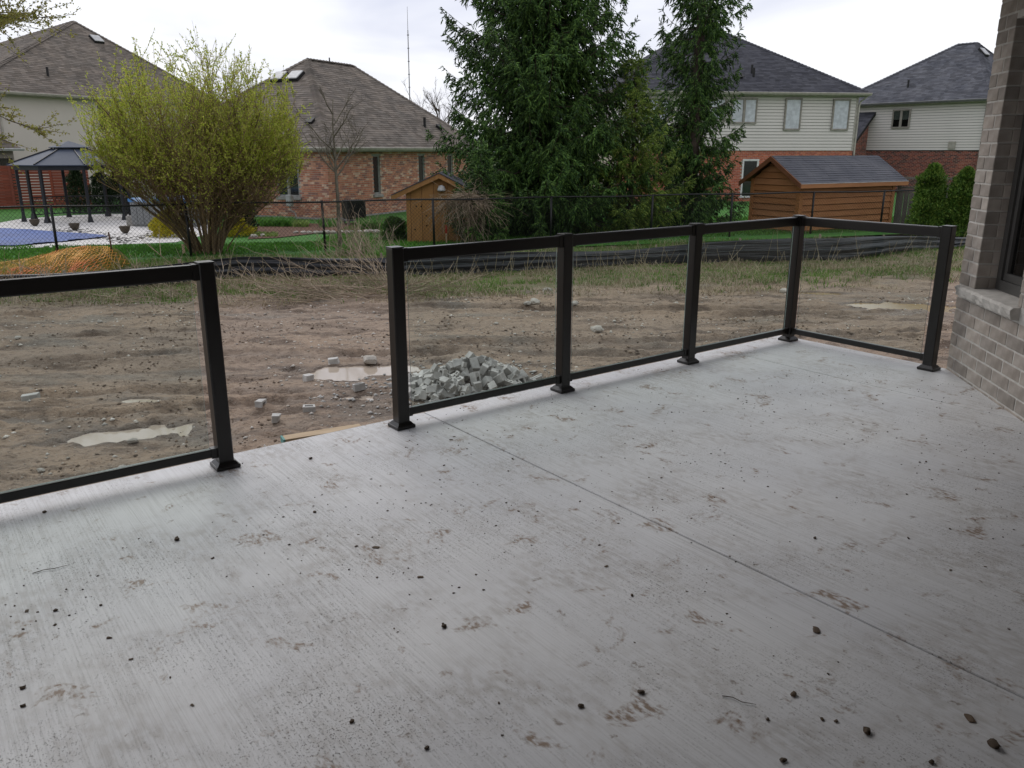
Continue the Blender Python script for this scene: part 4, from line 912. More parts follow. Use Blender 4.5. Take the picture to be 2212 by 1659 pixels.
def wx(px): # local x along the front of house C seen at px
    r = ray(px, 250); d = Vector((math.sin(R(azC)), math.cos(R(azC)))); k = r.x/r.y; return (k*p0.y - p0.x)/(d.x - k*d.y)
def wz(py, Y=42): return at(1700, py, Y).z - gc
for a, c, e, g, mu in ((1577,1633,267,212,1), (1693,1729,281,211,0), (1796,1833,281,212,0), (1528,1566,262,212,0), (1398,1444,262,214,1)):
    window(HC, wx(a), wx(c), wz(e), wz(g), -.08, M['winframe'], M['pane_pale'], mu, None, fw=.055)
# a lamp seen behind the middle pane
roofvent(HC, plC[0], wx(1638)+.42, 1.55, 'pipe'); roofvent(HC, plC[0], wx(1638)+.42+.02, 1.9, 'pipe'); roofvent(HC, plC[0], wx(1606)+.42, 1.45, 'box'); roofvent(HC, plC[0], wx(1578)+.9, 6.1, 'cap')
window(HC, gd[0], gd[1], gd[2], gd[3], -.02, pm('white_door_frame', (.7,.7,.69), rough=.4), M['pane_dark'], 0)
window(HC, LC*.21, LC*.21+1.6, .3, 2.1, -.02, M['winframe'], M['pane_dark'], 1)
b = MB(); b.tube([(LC+.30, -.35, EC-.1), (LC+.10, -.1, EC-.35), (LC+.06, -.08, EC-.6), (LC+.06, -.08, 0.1)], .045, 6); b.build('downspout', M['trim'], HC)

# ---- house D: far right, grey roof
p0 = at(2125, 300, 47.6); p1 = at(1800, 300, 54.5)
azD = math.degrees(math.atan2(p0.x-p1.x, p0.y-p1.y)); LD = (Vector((p1.x, p1.y)) - Vector((p0.x, p0.y))).length
HD = thing('sided_house', 'two storey house with blue grey roof and dark brick base, farthest right', 'house', (p1.x, p1.y, gc), azrot(azD))
ED = 5.25; DD_ = 9.5
MB().box(0, LD, 0, DD_, 0, zb).build('brick_wall', M['far_mortar'], HD); MB().box(-.015, LD+.015, -.01, DD_, zb+.002, ED).build('wall', M['backing'], HD)
b = MB(); brick_field(b, 0, LD, 0, zb-.01, -.0105, H=.078); b.build('brickwork', M['dark_brick'], HD, kind='stuff')
siding(HD, -.02, LD+.02, zb+.01, ED, -.012, M['siding'])
MB().box(-.03, LD+.03, -.05, -.013, zb-.03, zb+.008).build('trim_board', M['blackvent'], HD)
plD = hiproof(HD, -.42, LD+.42, -.42, DD_+.42, ED+.03, ED+3.55, 4.9, LD-3.0, DD_/2, M['shingle_grey'])
gutter(HD, (-.42, -.42, ED-.08), (LD+.42, -.42, ED-.08), pm('grey_gutter', (.16,.16,.16), rough=.5))
b = MB(); b.tube([(LD-.0, -.35, ED-.1), (LD-.05, -.12, ED-.4), (LD-.07, -.09, ED-.7), (LD-.07, -.09, 0.1)], .055, 6); b.build('downspout', M['winframe'], HD)
def wxD(px):
    r = ray(px, 250); d = Vector((math.sin(R(azD)), math.cos(R(azD)))); k = r.x/r.y; return (k*p1.y - p1.x)/(d.x - k*d.y)
window(HD, wxD(1929), wxD(1968), at(1950,276,50).z-gc, at(1950,234,50).z-gc, -.08, M['winframe'], M['pane_near'], 1, None, blind=(pm('pale_blind', (.62,.64,.60)), .62))
a = wxD(2058); MB().bbox(a, a+.4, -.10, -.03, zb+.05, zb+.5, .02).build('wall_vent', M['trim'], HD); a = wxD(1873); MB().bbox(a, a+.16, -.06, -.03, zb+.25, zb+.42, .01).build('outlet_box', M['flash'], HD)
roofvent(HD, plD[0], wxD(1938)+.42, 1.6, 'pipe'); roofvent(HD, plD[1], 4.4, 3.9, 'cap')
# lean-to entrance between the two sided houses (part of the right house)
a0 = at(1838, 330, 47.5); 
dD = Vector((math.sin(R(azD)), math.cos(R(azD)), 0))
q_ = p1 + dD*wxD(1894); zt = at(1894, 241, q_.y).z - gc; cR = wxD(1880); cL = cR - 4.2; yF = -3.3; drop = 2.75
MB().box(cL, cR-.01, yF, -.03, 0, zt-drop-.25).add([(cR-.01,-.03,0),(cR-.01,yF,0),(cR-.01,yF,zt-drop-.12),(cR-.01,-.03,zt-.15)], [(0,1,2,3)]).build('porch_wall', M['far_mortar'], HD)
b = MB()
for r in range(int(zt/.078)):
    z = r*.078; y0_ = yF if z < zt-drop-.15 else yF*(1-(z+.1-(zt-drop))/drop); y = y0_ - (.1 if r % 2 else 0)
    while y < -.05:
        q0, q1 = max(y, y0_), min(y+.199, -.04); y += .215
        if q1-q0 > .03 and z < zt-.25: b.add([(cR,q0,z),(cR,q1,z),(cR,q1,z+.062),(cR,q0,z+.062)], [(0,1,2,3)])
b.build('brickwork', M['dark_brick'], HD, kind='stuff')
kq = drop/3.3
shingle_roof(HD, [[(cL, yF-.3, zt-drop-.3*kq), (cR+.35, yF-.3, zt-drop-.3*kq), (cR+.35, -.02, zt), (cL, -.02, zt)]], M['shingle_slate'])
e0 = Vector((cR+.36, yF-.3, zt-drop-.3*kq)); e1 = Vector((cR+.36, -.02, zt)); dz_ = Vector((0,0,-.2)); dx_ = Vector((-.03,0,0))
MB().add([e0, e1, e1+dz_, e0+dz_, e0+dx_, e1+dx_, e1+dz_+dx_, e0+dz_+dx_], [(0,3,2,1),(4,5,6,7),(0,1,5,4),(2,3,7,6)]).build('fascia', M['blackvent'], HD)

# ================================================================== sheds
M['cedar'] = pm('stained_cedar', (.36,.165,.066), (.31,.135,.052), rough=.75, scale=2, stretch=(1,1,5), bump=.003, bs=20, rand=.10)
M['cedar_dark'] = pm('cedar_trim', (.17,.07,.03), (.14,.055,.024), rough=.7, scale=4)
SH = thing('cedar_shed', 'cedar clad garden shed with a grey shingled gable roof, at right behind the fence', 'shed', (8.35, 24.25, -.88), azrot(60))
WS_, LS_, ES, AP = 1.85, 4.25, 1.66, 2.30     # local x along the long side, y to the left (gable width)
MB().box(0.012, LS_, .012, WS_-.012, 0, ES).build('wall', M['cedar_dark'], SH)
MB().add([(.012,.012,ES),(.012,WS_-.012,ES),(.012,WS_/2,AP-.06),(LS_,.012,ES),(LS_,WS_-.012,ES),(LS_,WS_/2,AP-.06)], [(0,2,1),(3,4,5)]).build('gable', M['cedar_dark'], SH)
nb = 9; e = ES/nb; k = 0
for i in range(nb):
    MB().add([(.09,-.045,i*e+.016),(LS_-.09,-.045,i*e+.016),(LS_-.09,-.006,(i+1)*e),(.09,-.006,(i+1)*e),(.09,.011,i*e+.016),(LS_-.09,.011,i*e+.016),(LS_-.09,.011,(i+1)*e),(.09,.011,(i+1)*e)], [(0,1,2,3),(4,5,1,0),(1,5,6,2),(4,0,3,7)]).build('cedar_board', M['cedar'], SH)
z = 0
while z < AP-.12:
    zt = min(z+e, AP-.08); half = lambda zz: WS_/2-.09 if zz <= ES else (WS_/2)*(AP-.02-zz)/(AP-.02-ES)-.05
    h0, h1 = max(half(z), .02), max(half(zt), .01); c_ = WS_/2
    MB().add([(-.045,c_+h0,z+.016),(-.045,c_-h0,z+.016),(-.006,c_-h1,zt),(-.006,c_+h1,zt),(.011,c_+h0,z+.016),(.011,c_-h0,z+.016),(.011,c_-h1,zt),(.011,c_+h1,zt)], [(0,1,2,3),(4,5,1,0),(1,5,6,2),(4,0,3,7)]).build('cedar_board', M['cedar'], SH); z += e
for x_, y_ in ((0,0),(LS_-.09,0),(0,WS_-.09)): MB().box(x_-.05, x_+.09, y_-.05 if y_ == 0 else y_, y_+.09 if y_ == 0 else y_+.124, 0, ES-.002).build('corner_post', M['cedar'], SH)
ovx, ovy = .28, .26; zE = ES - .10; zA = AP + .02; yE = -ovy
shingle_roof(SH, [[(-ovx, yE, zE), (LS_+ovx, yE, zE), (LS_+ovx, WS_/2, zA), (-ovx, WS_/2, zA)]], M['shingle_grey'], expo=.115, tab=.30, indiv=True, under=M['cedar_dark'])
shingle_roof(SH, [[(LS_+ovx, WS_+ovy, zE), (-ovx, WS_+ovy, zE), (-ovx, WS_/2, zA), (LS_+ovx, WS_/2, zA)]], M['shingle_grey'], expo=.115, tab=.30, under=M['cedar_dark'])
MB().box(-ovx-.02, LS_+ovx, yE-.025, yE-.003, zE-.13, zE-.012).build('fascia', M['cedar'], SH); MB().box(-ovx-.02, LS_+ovx, yE-.032, yE-.003, zE-.011, zE+.004).build('drip_edge', M['flash'], SH)
for s_ in (0, 1):
    y0_, y1_ = (yE-.02, WS_/2) if s_ == 0 else (WS_+ovy+.02, WS_/2); x_ = -ovx-.045
    MB().add([(x_,y0_,zE-.14),(x_,y1_,zA-.15),(x_,y1_,zA-.005),(x_,y0_,zE-.005),(x_+.04,y0_,zE-.14),(x_+.04,y1_,zA-.15),(x_+.04,y1_,zA-.005),(x_+.04,y0_,zE-.005)], [(0,1,2,3),(7,6,5,4),(4,5,1,0),(3,2,6,7),(4,0,3,7),(1,5,6,2)]).build('barge_board', M['cedar_dark'], SH)

M['ochre'] = pm('ochre_plywood', (.33,.17,.06), (.28,.14,.05), rough=.75, scale=3, stretch=(6,6,.7), bump=.002, bs=20, rand=.08)
p = G(880, 527, -.80); q = G(1009, 523, -.80)
dS = Vector((q.x-p.x, q.y-p.y)); WW = dS.length
S2 = thing('garden_shed', 'small ochre brown shed with vertical boards and a low gable, left of the large spruce', 'shed', (p.x, p.y, -.84), R(1))
E2, A2, D2 = 1.48, 1.84, 2.0; cx = WW*.55
MB().box(.01, WW-.01, .03, D2, 0, E2).add([(.01,.03,E2),(WW-.01,.03,E2),(cx,.03,A2-.05),(.01,D2,E2),(WW-.01,D2,E2),(cx,D2,A2-.05)], [(0,1,2),(5,4,3),(0,2,5,3),(1,4,5,2)]).build('wall', M['cedar_dark'], S2)
xs = [0, .12, .42, .73, 1.1, 1.42, WW]
for a, c in zip(xs, xs[1:]):
    tz = lambda x: E2 + (A2-.06-E2)*(x/cx if x < cx else (WW-x)/(WW-cx))
    m_ = [cx] if a < cx < c else []; top = [(c-.006, tz(c))] + [(cx, tz(cx)) for _ in m_] + [(a+.006, tz(a))]
    pr = [(a+.006, 0), (c-.006, 0)] + top; n = len(pr)
    MB().add([(x, 0, z) for x, z in pr] + [(x, .029, z) for x, z in pr], [tuple(range(n))] + [tuple(reversed(range(n, 2*n)))] + [(i+n, (i+1) % n+n, (i+1) % n, i) for i in range(n)]).build('wall_board', M['ochre'], S2)
for s_ in (-1, 1):
    x0_, x1_ = (-.36, cx) if s_ < 0 else (WW+.36, cx); z0_ = E2-.20
    vs = [(x0_,-.20,z0_-.10),(x1_,-.20,A2-.10),(x1_,-.20,A2+.02),(x0_,-.20,z0_+.02),(x0_,-.16,z0_-.10),(x1_,-.16,A2-.10),(x1_,-.16,A2+.02),(x0_,-.16,z0_+.02)]
    MB().add(vs, [(0,1,2,3),(7,6,5,4),(4,5,1,0),(3,2,6,7),(4,0,3,7),(1,5,6,2)]).build('barge_board', M['ochre'], S2)
    MB().add([(x0_,-.22,z0_+.025),(x1_,-.22,A2+.025),(x1_,D2+.1,A2+.025),(x0_,D2+.1,z0_+.025),(x0_,-.22,z0_+.05),(x1_,-.22,A2+.05),(x1_,D2+.1,A2+.05),(x0_,D2+.1,z0_+.05)], [(0,3,2,1),(4,5,6,7),(0,1,5,4),(1,2,6,5),(2,3,7,6),(3,0,4,7)]).build('roof', M['shingle_slate'], S2)
MB().lathe([(.10,0),(.11,.03),(.08,.12),(.02,.15)], 10, cx+.05, 0).build('shed_light', M['flash'], S2).location = (0, -.1, A2-.42)
M['knot'] = pm('dark_hole', (.03,.018,.01), rough=.9)
for x_, z_ in ((.27,1.02),(.22,.42),(.53,.78),(.53,.52),(.40,1.02),(.86,.85)): MB().tube([(x_,-.004,z_),(x_,.001,z_)], [.022,.022], 7).build('knot_hole', M['knot'], S2)

# ------------------------------------------------------------------ grey wooden fence at right, red slat fence at left
M['greywood'] = pm('weathered_fence', (.135,.12,.10), (.10,.09,.078), rough=.95, scale=4, stretch=(8,8,1), bump=.004, bs=20, rand=.18)
p0 = at(1944, 400, 26.6); p1 = at(2330, 400, 25.0)
az = math.atan2(p1.y-p0.y, p1.x-p0.x); LF = (Vector((p1.x,p1.y))-Vector((p0.x,p0.y))).length
WF = thing('board_fence', 'weathered grey board fence behind the two cedars at right', 'fence', (p0.x, p0.y, -.9), az)
n = int(LF/.15)
for i in range(n): MB().box(i*.15+.006, i*.15+.144, -.012, .012, .05, 1.30+random.uniform(-.01,.01)).build('fence_board', M['greywood'], WF)
for i in range(int(LF/2.4)+1): MB().bbox(i*2.4-.06, i*2.4+.06, -.07, .05, 0, 1.72, .01).build('post', M['greywood'], WF)
for z_ in (1.33, 1.62): MB().box(.06, LF, -.03, .03, z_, z_+.07).build('rail', M['greywood'], WF)
lt = MB(); x_ = .0
while x_ < LF-.25:
    for sg_ in (0, 1): a_, c_ = (x_, x_+.21) if sg_ else (x_+.21, x_); lt.tube([(a_, .006*sg_, 1.40), (c_, .006*sg_, 1.62)], .012, 4)
    x_ += .1
lt.build('lattice', M['greywood'], WF, kind='stuff')
M['redwood'] = pm('red_stained_slats', (.21,.052,.03), (.16,.04,.024), rough=.7, scale=3, stretch=(1,8,8), rand=.15)
p0 = at(-60, 420, 36.0); p1 = at(290, 420, 38.2); az = math.atan2(p1.y-p0.y, p1.x-p0.x); LF = (Vector((p1.x,p1.y))-Vector((p0.x,p0.y))).length
RF = thing('slat_fence', 'red brown horizontal slat fence behind the gazebo', 'fence', (p0.x, p0.y, -.95), az)
x_ = 0; k = 0
pw = 1.55
while x_ < LF*.72:
    MB().box(x_-.05, x_+.05, -.05, .05, 0, 1.95).build('post', M['redwood'], RF)
    for i in range(15):
        solid = .10 if (i > 11 or k % 2 == 0) else .07
        MB().box(x_+.052, x_+pw-.052, -.012, .012, .08+i*.122, .08+i*.122+solid+.015).build('fence_slat', M['redwood'], RF)
    x_ += pw; k += 1
# ================================================================== pool yard
M['pooldeck'] = pm('pale_pool_paving', (.62,.60,.58), (.52,.50,.48), rough=.8, scale=2.5, bump=.004, bs=30)
def flat(name, pts, z, mat, **kw):
    P = [G(a, c, z) for a, c in pts]; return MB().add([(p.x, p.y, z) for p in P], [tuple(range(len(P)))]).build(name, mat, **kw)
deck = [(-260,560),(0,541),(64,536),(149,532),(286,526.7),(380,523),(470,500),(430,470),(360,463),(281,462.5),(235,461.5),(149,465),(43,473),(0,481),(-260,486)]
pd = flat('pool_deck', deck, -.872, M['pooldeck'], kind='structure')
M['rimdirt'] = pm('leaf_litter', (.09,.085,.08), rough=.95, rand=.5, island=True)
x0_, y0_ = [], []
for a, c, n in ((60,512,0),):
    pass
n = 900; t = RS.rand(n); px = -10 + 390*t; py = 500 + 22*(t**1.0)*.6 + RS.normal(0, 4.5, n) + 8*np.sin(px*.03)
pp = [G(a, c, -.87) for a, c in zip(px, py) if c < 532 - (a*.02)]; pp = np.array([p[:] for p in pp])
link('leaf_litter', arr_mesh('leaf_litter', *bits(len(pp), (pp[:,0], pp[:,1], pp[:,2]+.004), .015+.05*RS.rand(len(pp))**2, .2), M['rimdirt']), kind='stuff', label='wet dead leaves strewn along the pool edge')
# pool cover: a wrinkled blue sheet
cov = [(-300,486),(0,494.5),(64,497),(119,502),(222,507.5),(232,512),(192,516),(149,521),(85,526.7),(32,532),(0,532),(-300,552)]
C3 = [G(a, c, -.86) for a, c in cov]; poly = np.array([(p.x, p.y) for p in C3])
def inside(x, y, P):
    r = np.zeros(x.shape, bool); j = len(P)-1
    for i in range(len(P)):
        c = ((P[i,1] > y) != (P[j,1] > y)) & (x < (P[j,0]-P[i,0])*(y-P[i,1])/(P[j,1]-P[i,1]+1e-12)+P[i,0]); r ^= c; j = i
    return r
gx = np.arange(poly[:,0].min(), poly[:,0].max(), .09); gy = np.arange(poly[:,1].min(), poly[:,1].max(), .09); XX, YY = np.meshgrid(gx, gy)
ZZ = -.845 + .05*(fbm(XX*.6, YY*2, 1.2, 4, 12)-.5) + .01
ins = inside(XX+.045, YY+.045, poly); idx = np.arange(XX.size).reshape(XX.shape); q = ins[:-1, :-1]
F = np.stack([idx[:-1,:-1][q], idx[:-1,1:][q], idx[1:,1:][q], idx[1:,:-1][q]], -1)
M['cover'] = pm('blue_pool_cover', (.03,.085,.30), (.02,.055,.20), rough=.5, scale=.8, spec=.15)
o = link('pool_cover', arr_mesh('pool_cover', np.stack([XX, YY, ZZ], -1).reshape(-1, 3), F, M['cover'], True)); o['label'] = 'wrinkled blue winter cover over the in-ground pool, far left'; o['category'] = 'pool cover'
# gazebo
gz = G(172, 474, -.872)
GZ = thing('gazebo', 'dark octagonal metal gazebo with a two tier grey blue roof by the pool', 'gazebo', (gz.x, gz.y, -.872), R(14))
GZ.scale = (.82, .82, 1)
M['gz'] = pm('charcoal_metal', (.018,.02,.025), rough=.4); M['gzroof'] = pm('slate_blue_metal_roof', (.06,.072,.10), (.052,.064,.09), rough=.6, spec=.15)
def oct_(r, z, k): t = 2*math.pi*(k+.5)/8; return Vector((r*1.12*math.cos(t), r*.95*math.sin(t), z))
for k in range(8):
    a0_, a1_ = oct_(2.28, 1.98, k), oct_(2.28, 1.98, k+1); b1_, b0_ = oct_(.60, 2.52, k+1), oct_(.60, 2.52, k)
    MB().add([a0_, a1_, b1_, b0_] + [v - Vector((0,0,.03)) for v in (a0_, a1_, b1_, b0_)], [(0,1,2,3),(7,6,5,4),(0,4,5,1),(1,5,6,2),(2,6,7,3),(3,7,4,0)]).build('roof_panel', M['gzroof'], GZ)
    MB().tube([a0_+Vector((0,0,.015)), b0_+Vector((0,0,.02))], .028, 5).build('roof_rib', M['gz'], GZ)
    c0_, c1_, ap = oct_(.74, 2.58, k), oct_(.74, 2.58, k+1), Vector((0, 0, 2.80)); dn = Vector((0,0,.025))
    MB().add([c0_, c1_, ap, c0_-dn, c1_-dn, ap-dn], [(0,1,2),(5,4,3),(0,3,4,1),(1,4,5,2),(2,5,3,0)]).build('cupola_panel', M['gzroof'], GZ)
    p = oct_(1.98, 0, k); b = MB(); Mx = Matrix.Translation(p) @ Matrix.Rotation(2*math.pi*(k+.5)/8, 4, 'Z')
    b.bbox(-.06,.06,-.06,.06,.16,1.82,.01,Mx); b.add([Mx @ Vector(v) for v in ((-.11,-.11,0),(.11,-.11,0),(.11,.11,0),(-.11,.11,0),(-.06,-.06,.22),(.06,-.06,.22),(.06,.06,.22),(-.06,.06,.22))], [(0,1,5,4),(1,2,6,5),(2,3,7,6),(3,0,4,7),(3,2,1,0)])
    b.build('post', M['gz'], GZ)
    f0, f1 = oct_(2.06, 1.80, k), oct_(2.06, 1.80, k+1); o2 = (f0+f1)/2; o2.z = 0; o2 = o2.normalized()*.05; up = Vector((0,0,.18))
    MB().add([f0, f1, f1+up, f0+up, f0-o2, f1-o2, f1-o2+up, f0-o2+up], [(0,1,2,3),(7,6,5,4),(0,4,5,1),(3,2,6,7)]).build('fascia_beam', M['gz'], GZ)
    if k in (1, 2, 0, 7):
        f0, f1 = oct_(1.95, 0, k), oct_(1.95, 0, k+1); b = MB()
        for z_ in (.16, .78): b.tube([f0+Vector((0,0,z_)), f1+Vector((0,0,z_))], .025, 4)
        for i in range(7):
            q0, q1 = f0.lerp(f1, i/7), f0.lerp(f1, (i+1)/7); b.tube([q0+Vector((0,0,.18)), q1+Vector((0,0,.47)), q0+Vector((0,0,.76))], .012, 4); b.tube([q1+Vector((0,0,.18)), q0+Vector((0,0,.47)), q1+Vector((0,0,.76))], .012, 4)
        b.build('lattice_rail', M['gz'], GZ, kind='stuff')
MB().lathe([(.55,2.48),(.55,2.60),(.5,2.60)], 8).build('vent_collar', M['gz'], GZ)
# patio set under it, left plain in the shade
M['pot'] = pm('brown_clay', (.09,.072,.055), rough=.8)
for px, py, lab in ((76,488,'round planter by the leftmost front gazebo post'), (162,497,'brown bowl planter between the gazebo and the pool cover'), (271,504,'brown bowl planter in front of the hot tub')):
    p = G(px, py, -.872); o = thing('planter', lab, 'planter', (p.x, p.y, -.872), 0, 'planters round the pool')
    MB().lathe([(.06,0),(.12,.07),(.15,.15),(.165,.21),(.17,.22),(.14,.22),(.12,.18)], 14).build('pot', M['pot'], o, smooth=True)
# hot tub
p = G(285, 489, -.872); HT = thing('hot_tub', 'grey square hot tub under a blue and white cover, behind the willow', 'hot tub', (p.x, p.y, -.872), R(-12))
M['tub'] = pm('grey_tub_panel', (.20,.205,.205), (.17,.175,.175), rough=.6, scale=3, stretch=(8,8,1)); M['tubcov'] = pm('blue_vinyl_cover', (.06,.19,.42), (.50,.56,.62), rough=.3, scale=1.3, lo=.5, hi=.62)
for i in range(9): MB().bbox(.02+i*.235, .245+i*.235, 0, .03, .06, .80, .006).build('side_panel', M['tub'], HT); 
for i in range(9): MB().bbox(.0, .03, .04+i*.235, .265+i*.235, .06, .80, .006).build('side_panel', M['tub'], HT)
MB().bbox(.031, 2.12, .031, 2.12, 0, .79, .02).build('shell', M['tub'], HT)
for i in (0, 1): MB().bbox(-.03+i*1.09, 1.05+i*1.09, -.04, 2.18, .80, .93, .03).build('cover_half', M['tubcov'], HT)
MB().bbox(-.36, -.05, .2, .9, 0, .33, .02).build('step', pm('step_stone', (.30,.285,.26)), HT)

# ------------------------------------------------------------------ orange barrier netting in the grass
net = thing('barrier_netting', 'orange and yellow barrier netting slumped against the chain link fence, left', 'netting', (-10, 16.2, -.75))
xs_d = [-150, -60, 0, 64, 111, 149, 192, 241, 262, 276]; tops = [585, 578, 567, 557.6, 545, 535, 531, 531, 550, 570]
def ntop(px): return at(px, np.interp(px, xs_d, tops), 16.9 + .0012*px)
V = []; nx_ = 66; ny_ = 7
for i in range(nx_):
    px = -150 + 426*i/(nx_-1); tp = ntop(px); 
    for j in range(ny_):
        t = j/(ny_-1); y = tp.y - 1.7*(1-t)**1.2 - .08*math.sin(t*9+i*.3); z = -.78 + (tp.z+.78)*(t**.7) + .015*math.sin(i*.9)*math.sin(j*1.1)
        V.append((tp.x + .03*math.sin(i*.7+j), y, max(z, -.76)))
V = np.array(V).reshape(nx_, ny_, 3) - np.array([-10, 16.2, -.75]); segs = []
for i in range(nx_-1):
    for j in range(ny_-1):
        for a_, c_ in (((i, j), (i+1, j+1)), ((i+1, j), (i, j+1))):
            p_, q_ = V[a_], V[c_]; segs.append([p_, (p_+q_)/2, q_])
M['net'] = pm('faded_orange_net', (.80,.42,.10), (.72,.20,.07), rough=.6, scale=.5, lo=.42, hi=.58)
link('net', arr_mesh('net', *strips(segs, np.full(len(segs), .0075), np.full(len(segs), .0075)), M['net']), net, kind='stuff')
for px in (128, 245):
    tp = ntop(px) - Vector((-10, 16.2, -.75)); MB().tube([(tp.x, tp.y-.05, -.03), (tp.x-.06, tp.y, tp.z + (.32 if px > 200 else .05))], .016, 6).build('net_stake', pm('rusty_stake', (.10,.05,.035)), net)
n = 5200; px = -150 + 430*RS.rand(n); t = RS.rand(n); pts = np.array([ntop(a)[:] for a in px]); x = pts[:,0]; y = pts[:,1] - 1.7*t + .12; z = -.76 + np.maximum(pts[:,2]+.76-.06, 0)*((1-t)**1.0)*.9
M['ygrass'] = grassmat('yellow_grass', [(.30,.26,.06), (.22,.24,.04), (.38,.32,.12)], .2)
link('yellow_grass', arr_mesh('yellow_grass', *blades(x, y, z, .06+.12*RS.rand(n), .014+.008*RS.rand(n), .8), M['ygrass']), kind='stuff', label='yellowing grass pressed under the orange netting')
# earth under it
X = np.linspace(-150, 276, 60); V = []
for a in X:
    tp = ntop(a)
    for t in np.linspace(0, 1, 8): V.append((tp.x, tp.y + .25 - 1.9*t if t < 1 else tp.y-1.9, -.77 + max(tp.z+.77-.09, 0)*(math.cos(t*math.pi*.5))))
i = np.arange(59)[:, None]*8 + np.arange(7)[None]
link('grass_mound', arr_mesh('grass_mound', np.array(V), np.stack([i, i+1, i+9, i+8], -1).reshape(-1, 4), pm('mound_soil', (.13,.14,.035), (.10,.10,.03), rough=.95, scale=4, bump=.03, bs=20), True), kind='structure')

# ================================================================== trees
def curve(P, D, L, bend, k=5, wob=.04):
    # polylines from P along D, length L, bending by the vector bend at the tip
    n = len(P); t = np.linspace(0, 1, k)[None, :, None]; W_ = RS.normal(size=(n, k, 3))*wob*L[:, None, None]*t
    return P[:, None] + norm(D)[:, None]*L[:, None, None]*t + bend[:, None]*(t**2)*L[:, None, None] + W_
def sample(segs, who, t):
    k = segs.shape[1]; f = t*(k-1); i = np.minimum(f.astype(int), k-2); a = (f-i)[:, None]; return segs[who, i]*(1-a) + segs[who, i+1]*a, norm(segs[who, i+1]-segs[who, i])
M['bark'] = pm('grey_brown_bark', (.10,.078,.06), (.065,.05,.04), rough=.95, scale=8, bump=.008, bs=30)
M['needles'] = grassmat('spruce_needles', [(.022,.052,.017), (.045,.10,.025), (.08,.165,.034), (.15,.26,.055)], .5, .2)
M['needles_y'] = grassmat('yellowish_needles', [(.065,.125,.022), (.13,.21,.035), (.20,.29,.05), (.28,.35,.06)], .3, .2)
def spruce(lab, x0, y0, ht, Rf, per_m, hmin=.25, mat='needles', dens=1., droop=.30, seed=1, full=None, tw=.016):
    global RS
    RS = np.random.RandomState(seed); z0 = float(zg(x0, y0)); T = thing('spruce_tree', lab, 'tree', (x0, y0, z0))
    MB().tube([(0,0,-.1), (0,0,ht*.3), (.03,.02,ht*.7), (0,0,ht)], [.019*ht, .014*ht, .007*ht, .01], 9).build('trunk', M['bark'], T, smooth=True)
    hs = []; h = hmin
    while h < ht*.985:
        dd = per_m if (full is None or h < full) else per_m*.45
        hs.append(h); h += 1/dd*RS.uniform(.5, 1.5)
    h = np.array(hs); n = len(h); az = (np.arange(n)*2.399 + RS.normal(0, .5, n)); L = np.array([Rf(a) for a in h])*RS.uniform(.62, 1.18, n)
    up = np.interp(h/ht, [0, .4, 1], [-.30, -.12, .55]) + RS.normal(0, .08, n)
    D = np.stack([np.cos(az), np.sin(az), up], 1); P = np.stack([np.zeros(n), np.zeros(n), h], 1)
    bend = np.stack([np.zeros(n), np.zeros(n), np.interp(h/ht, [0, 1], [.28, .30]) + RS.normal(0, .08, n)], 1)
    mid = np.stack([np.zeros(n), np.zeros(n), -.12*np.ones(n)], 1)
    B = curve(P, D, L, bend, 7, .012); tt = np.linspace(0, 1, 7)[None, :, None]; B += (mid[:, None]*np.sin(tt*np.pi))*L[:, None, None]
    parts = [strips(B, .008 + .007*L, np.full(n, .003), 4)]
    # branchlets
    nb = np.maximum((L*15*dens).astype(int), 4); who = np.repeat(np.arange(n), nb); t = .06 + .94*RS.rand(len(who))**.9; p, tg = sample(B, who, t)
    side = np.where(RS.rand(len(who)) < .5, -1., 1.)[:, None]; zz = np.array([[0, 0, 1.]]); lat = norm(np.cross(tg, zz))*side
    bd = norm(tg*.75 + lat*RS.uniform(.5, 1.1, (len(who), 1)) - zz*RS.uniform(.1, .9, (len(who), 1))*droop*2)
    bl = (.20 + .42*np.minimum(L[who], 3)/3*(1.15-t))*RS.uniform(.6, 1.3, len(who)); bendb = np.stack([np.zeros(len(who))]*2 + [-droop*RS.uniform(.5, 1.9, len(who))], 1)
    b2 = curve(p, bd, bl, bendb, 4, .03)
    tipb = curve(B[:, -1], B[:, -1]-B[:, -2], .12+.1*RS.rand(n), bend*.6, 4, .02); allb = np.concatenate([b2, tipb]); al = np.concatenate([bl, np.full(n, .18)])
    parts.append(strips(allb, np.full(len(al), .005), np.full(len(al), .003), 3))
    wood = arr_mesh('branches', *join(parts), M['bark']); link('branches', wood, T)
    nt_ = np.maximum((al*27).astype(int), 5); who = np.repeat(np.arange(len(al)), nt_); t = RS.rand(len(who)); p, tg = sample(allb, who, t)
    lat = norm(np.cross(tg, RS.normal(size=tg.shape))); td = norm(tg*.85 + lat*.60 - zz*RS.uniform(.1, 1.0, (len(who), 1))*droop*2)
    tl = RS.uniform(.08, .20, len(who)); V_, F_ = spindles(p, td, tl, np.full(len(who), tw)*RS.uniform(.7, 1.2, len(who)))
    # needled sleeve along each branchlet
    c0 = allb[:, :-1].reshape(-1, 3); c1 = allb[:, 1:].reshape(-1, 3); V2, F2 = spindles(c0, c1-c0, np.linalg.norm(c1-c0, axis=1)*1.25, np.full(len(c0), tw*1.1))
    link('crown', arr_mesh('crown', *join([(V_, F_), (V2, F2)]), M[mat]), T, label='layers of drooping needled branchlets'); return T
prof1 = lambda h: np.interp(h, [0, .6, 2.2, 4.0, 6, 9, 13.5], [2.4, 2.9, 2.9, 2.75, 2.25, 1.7, .1])
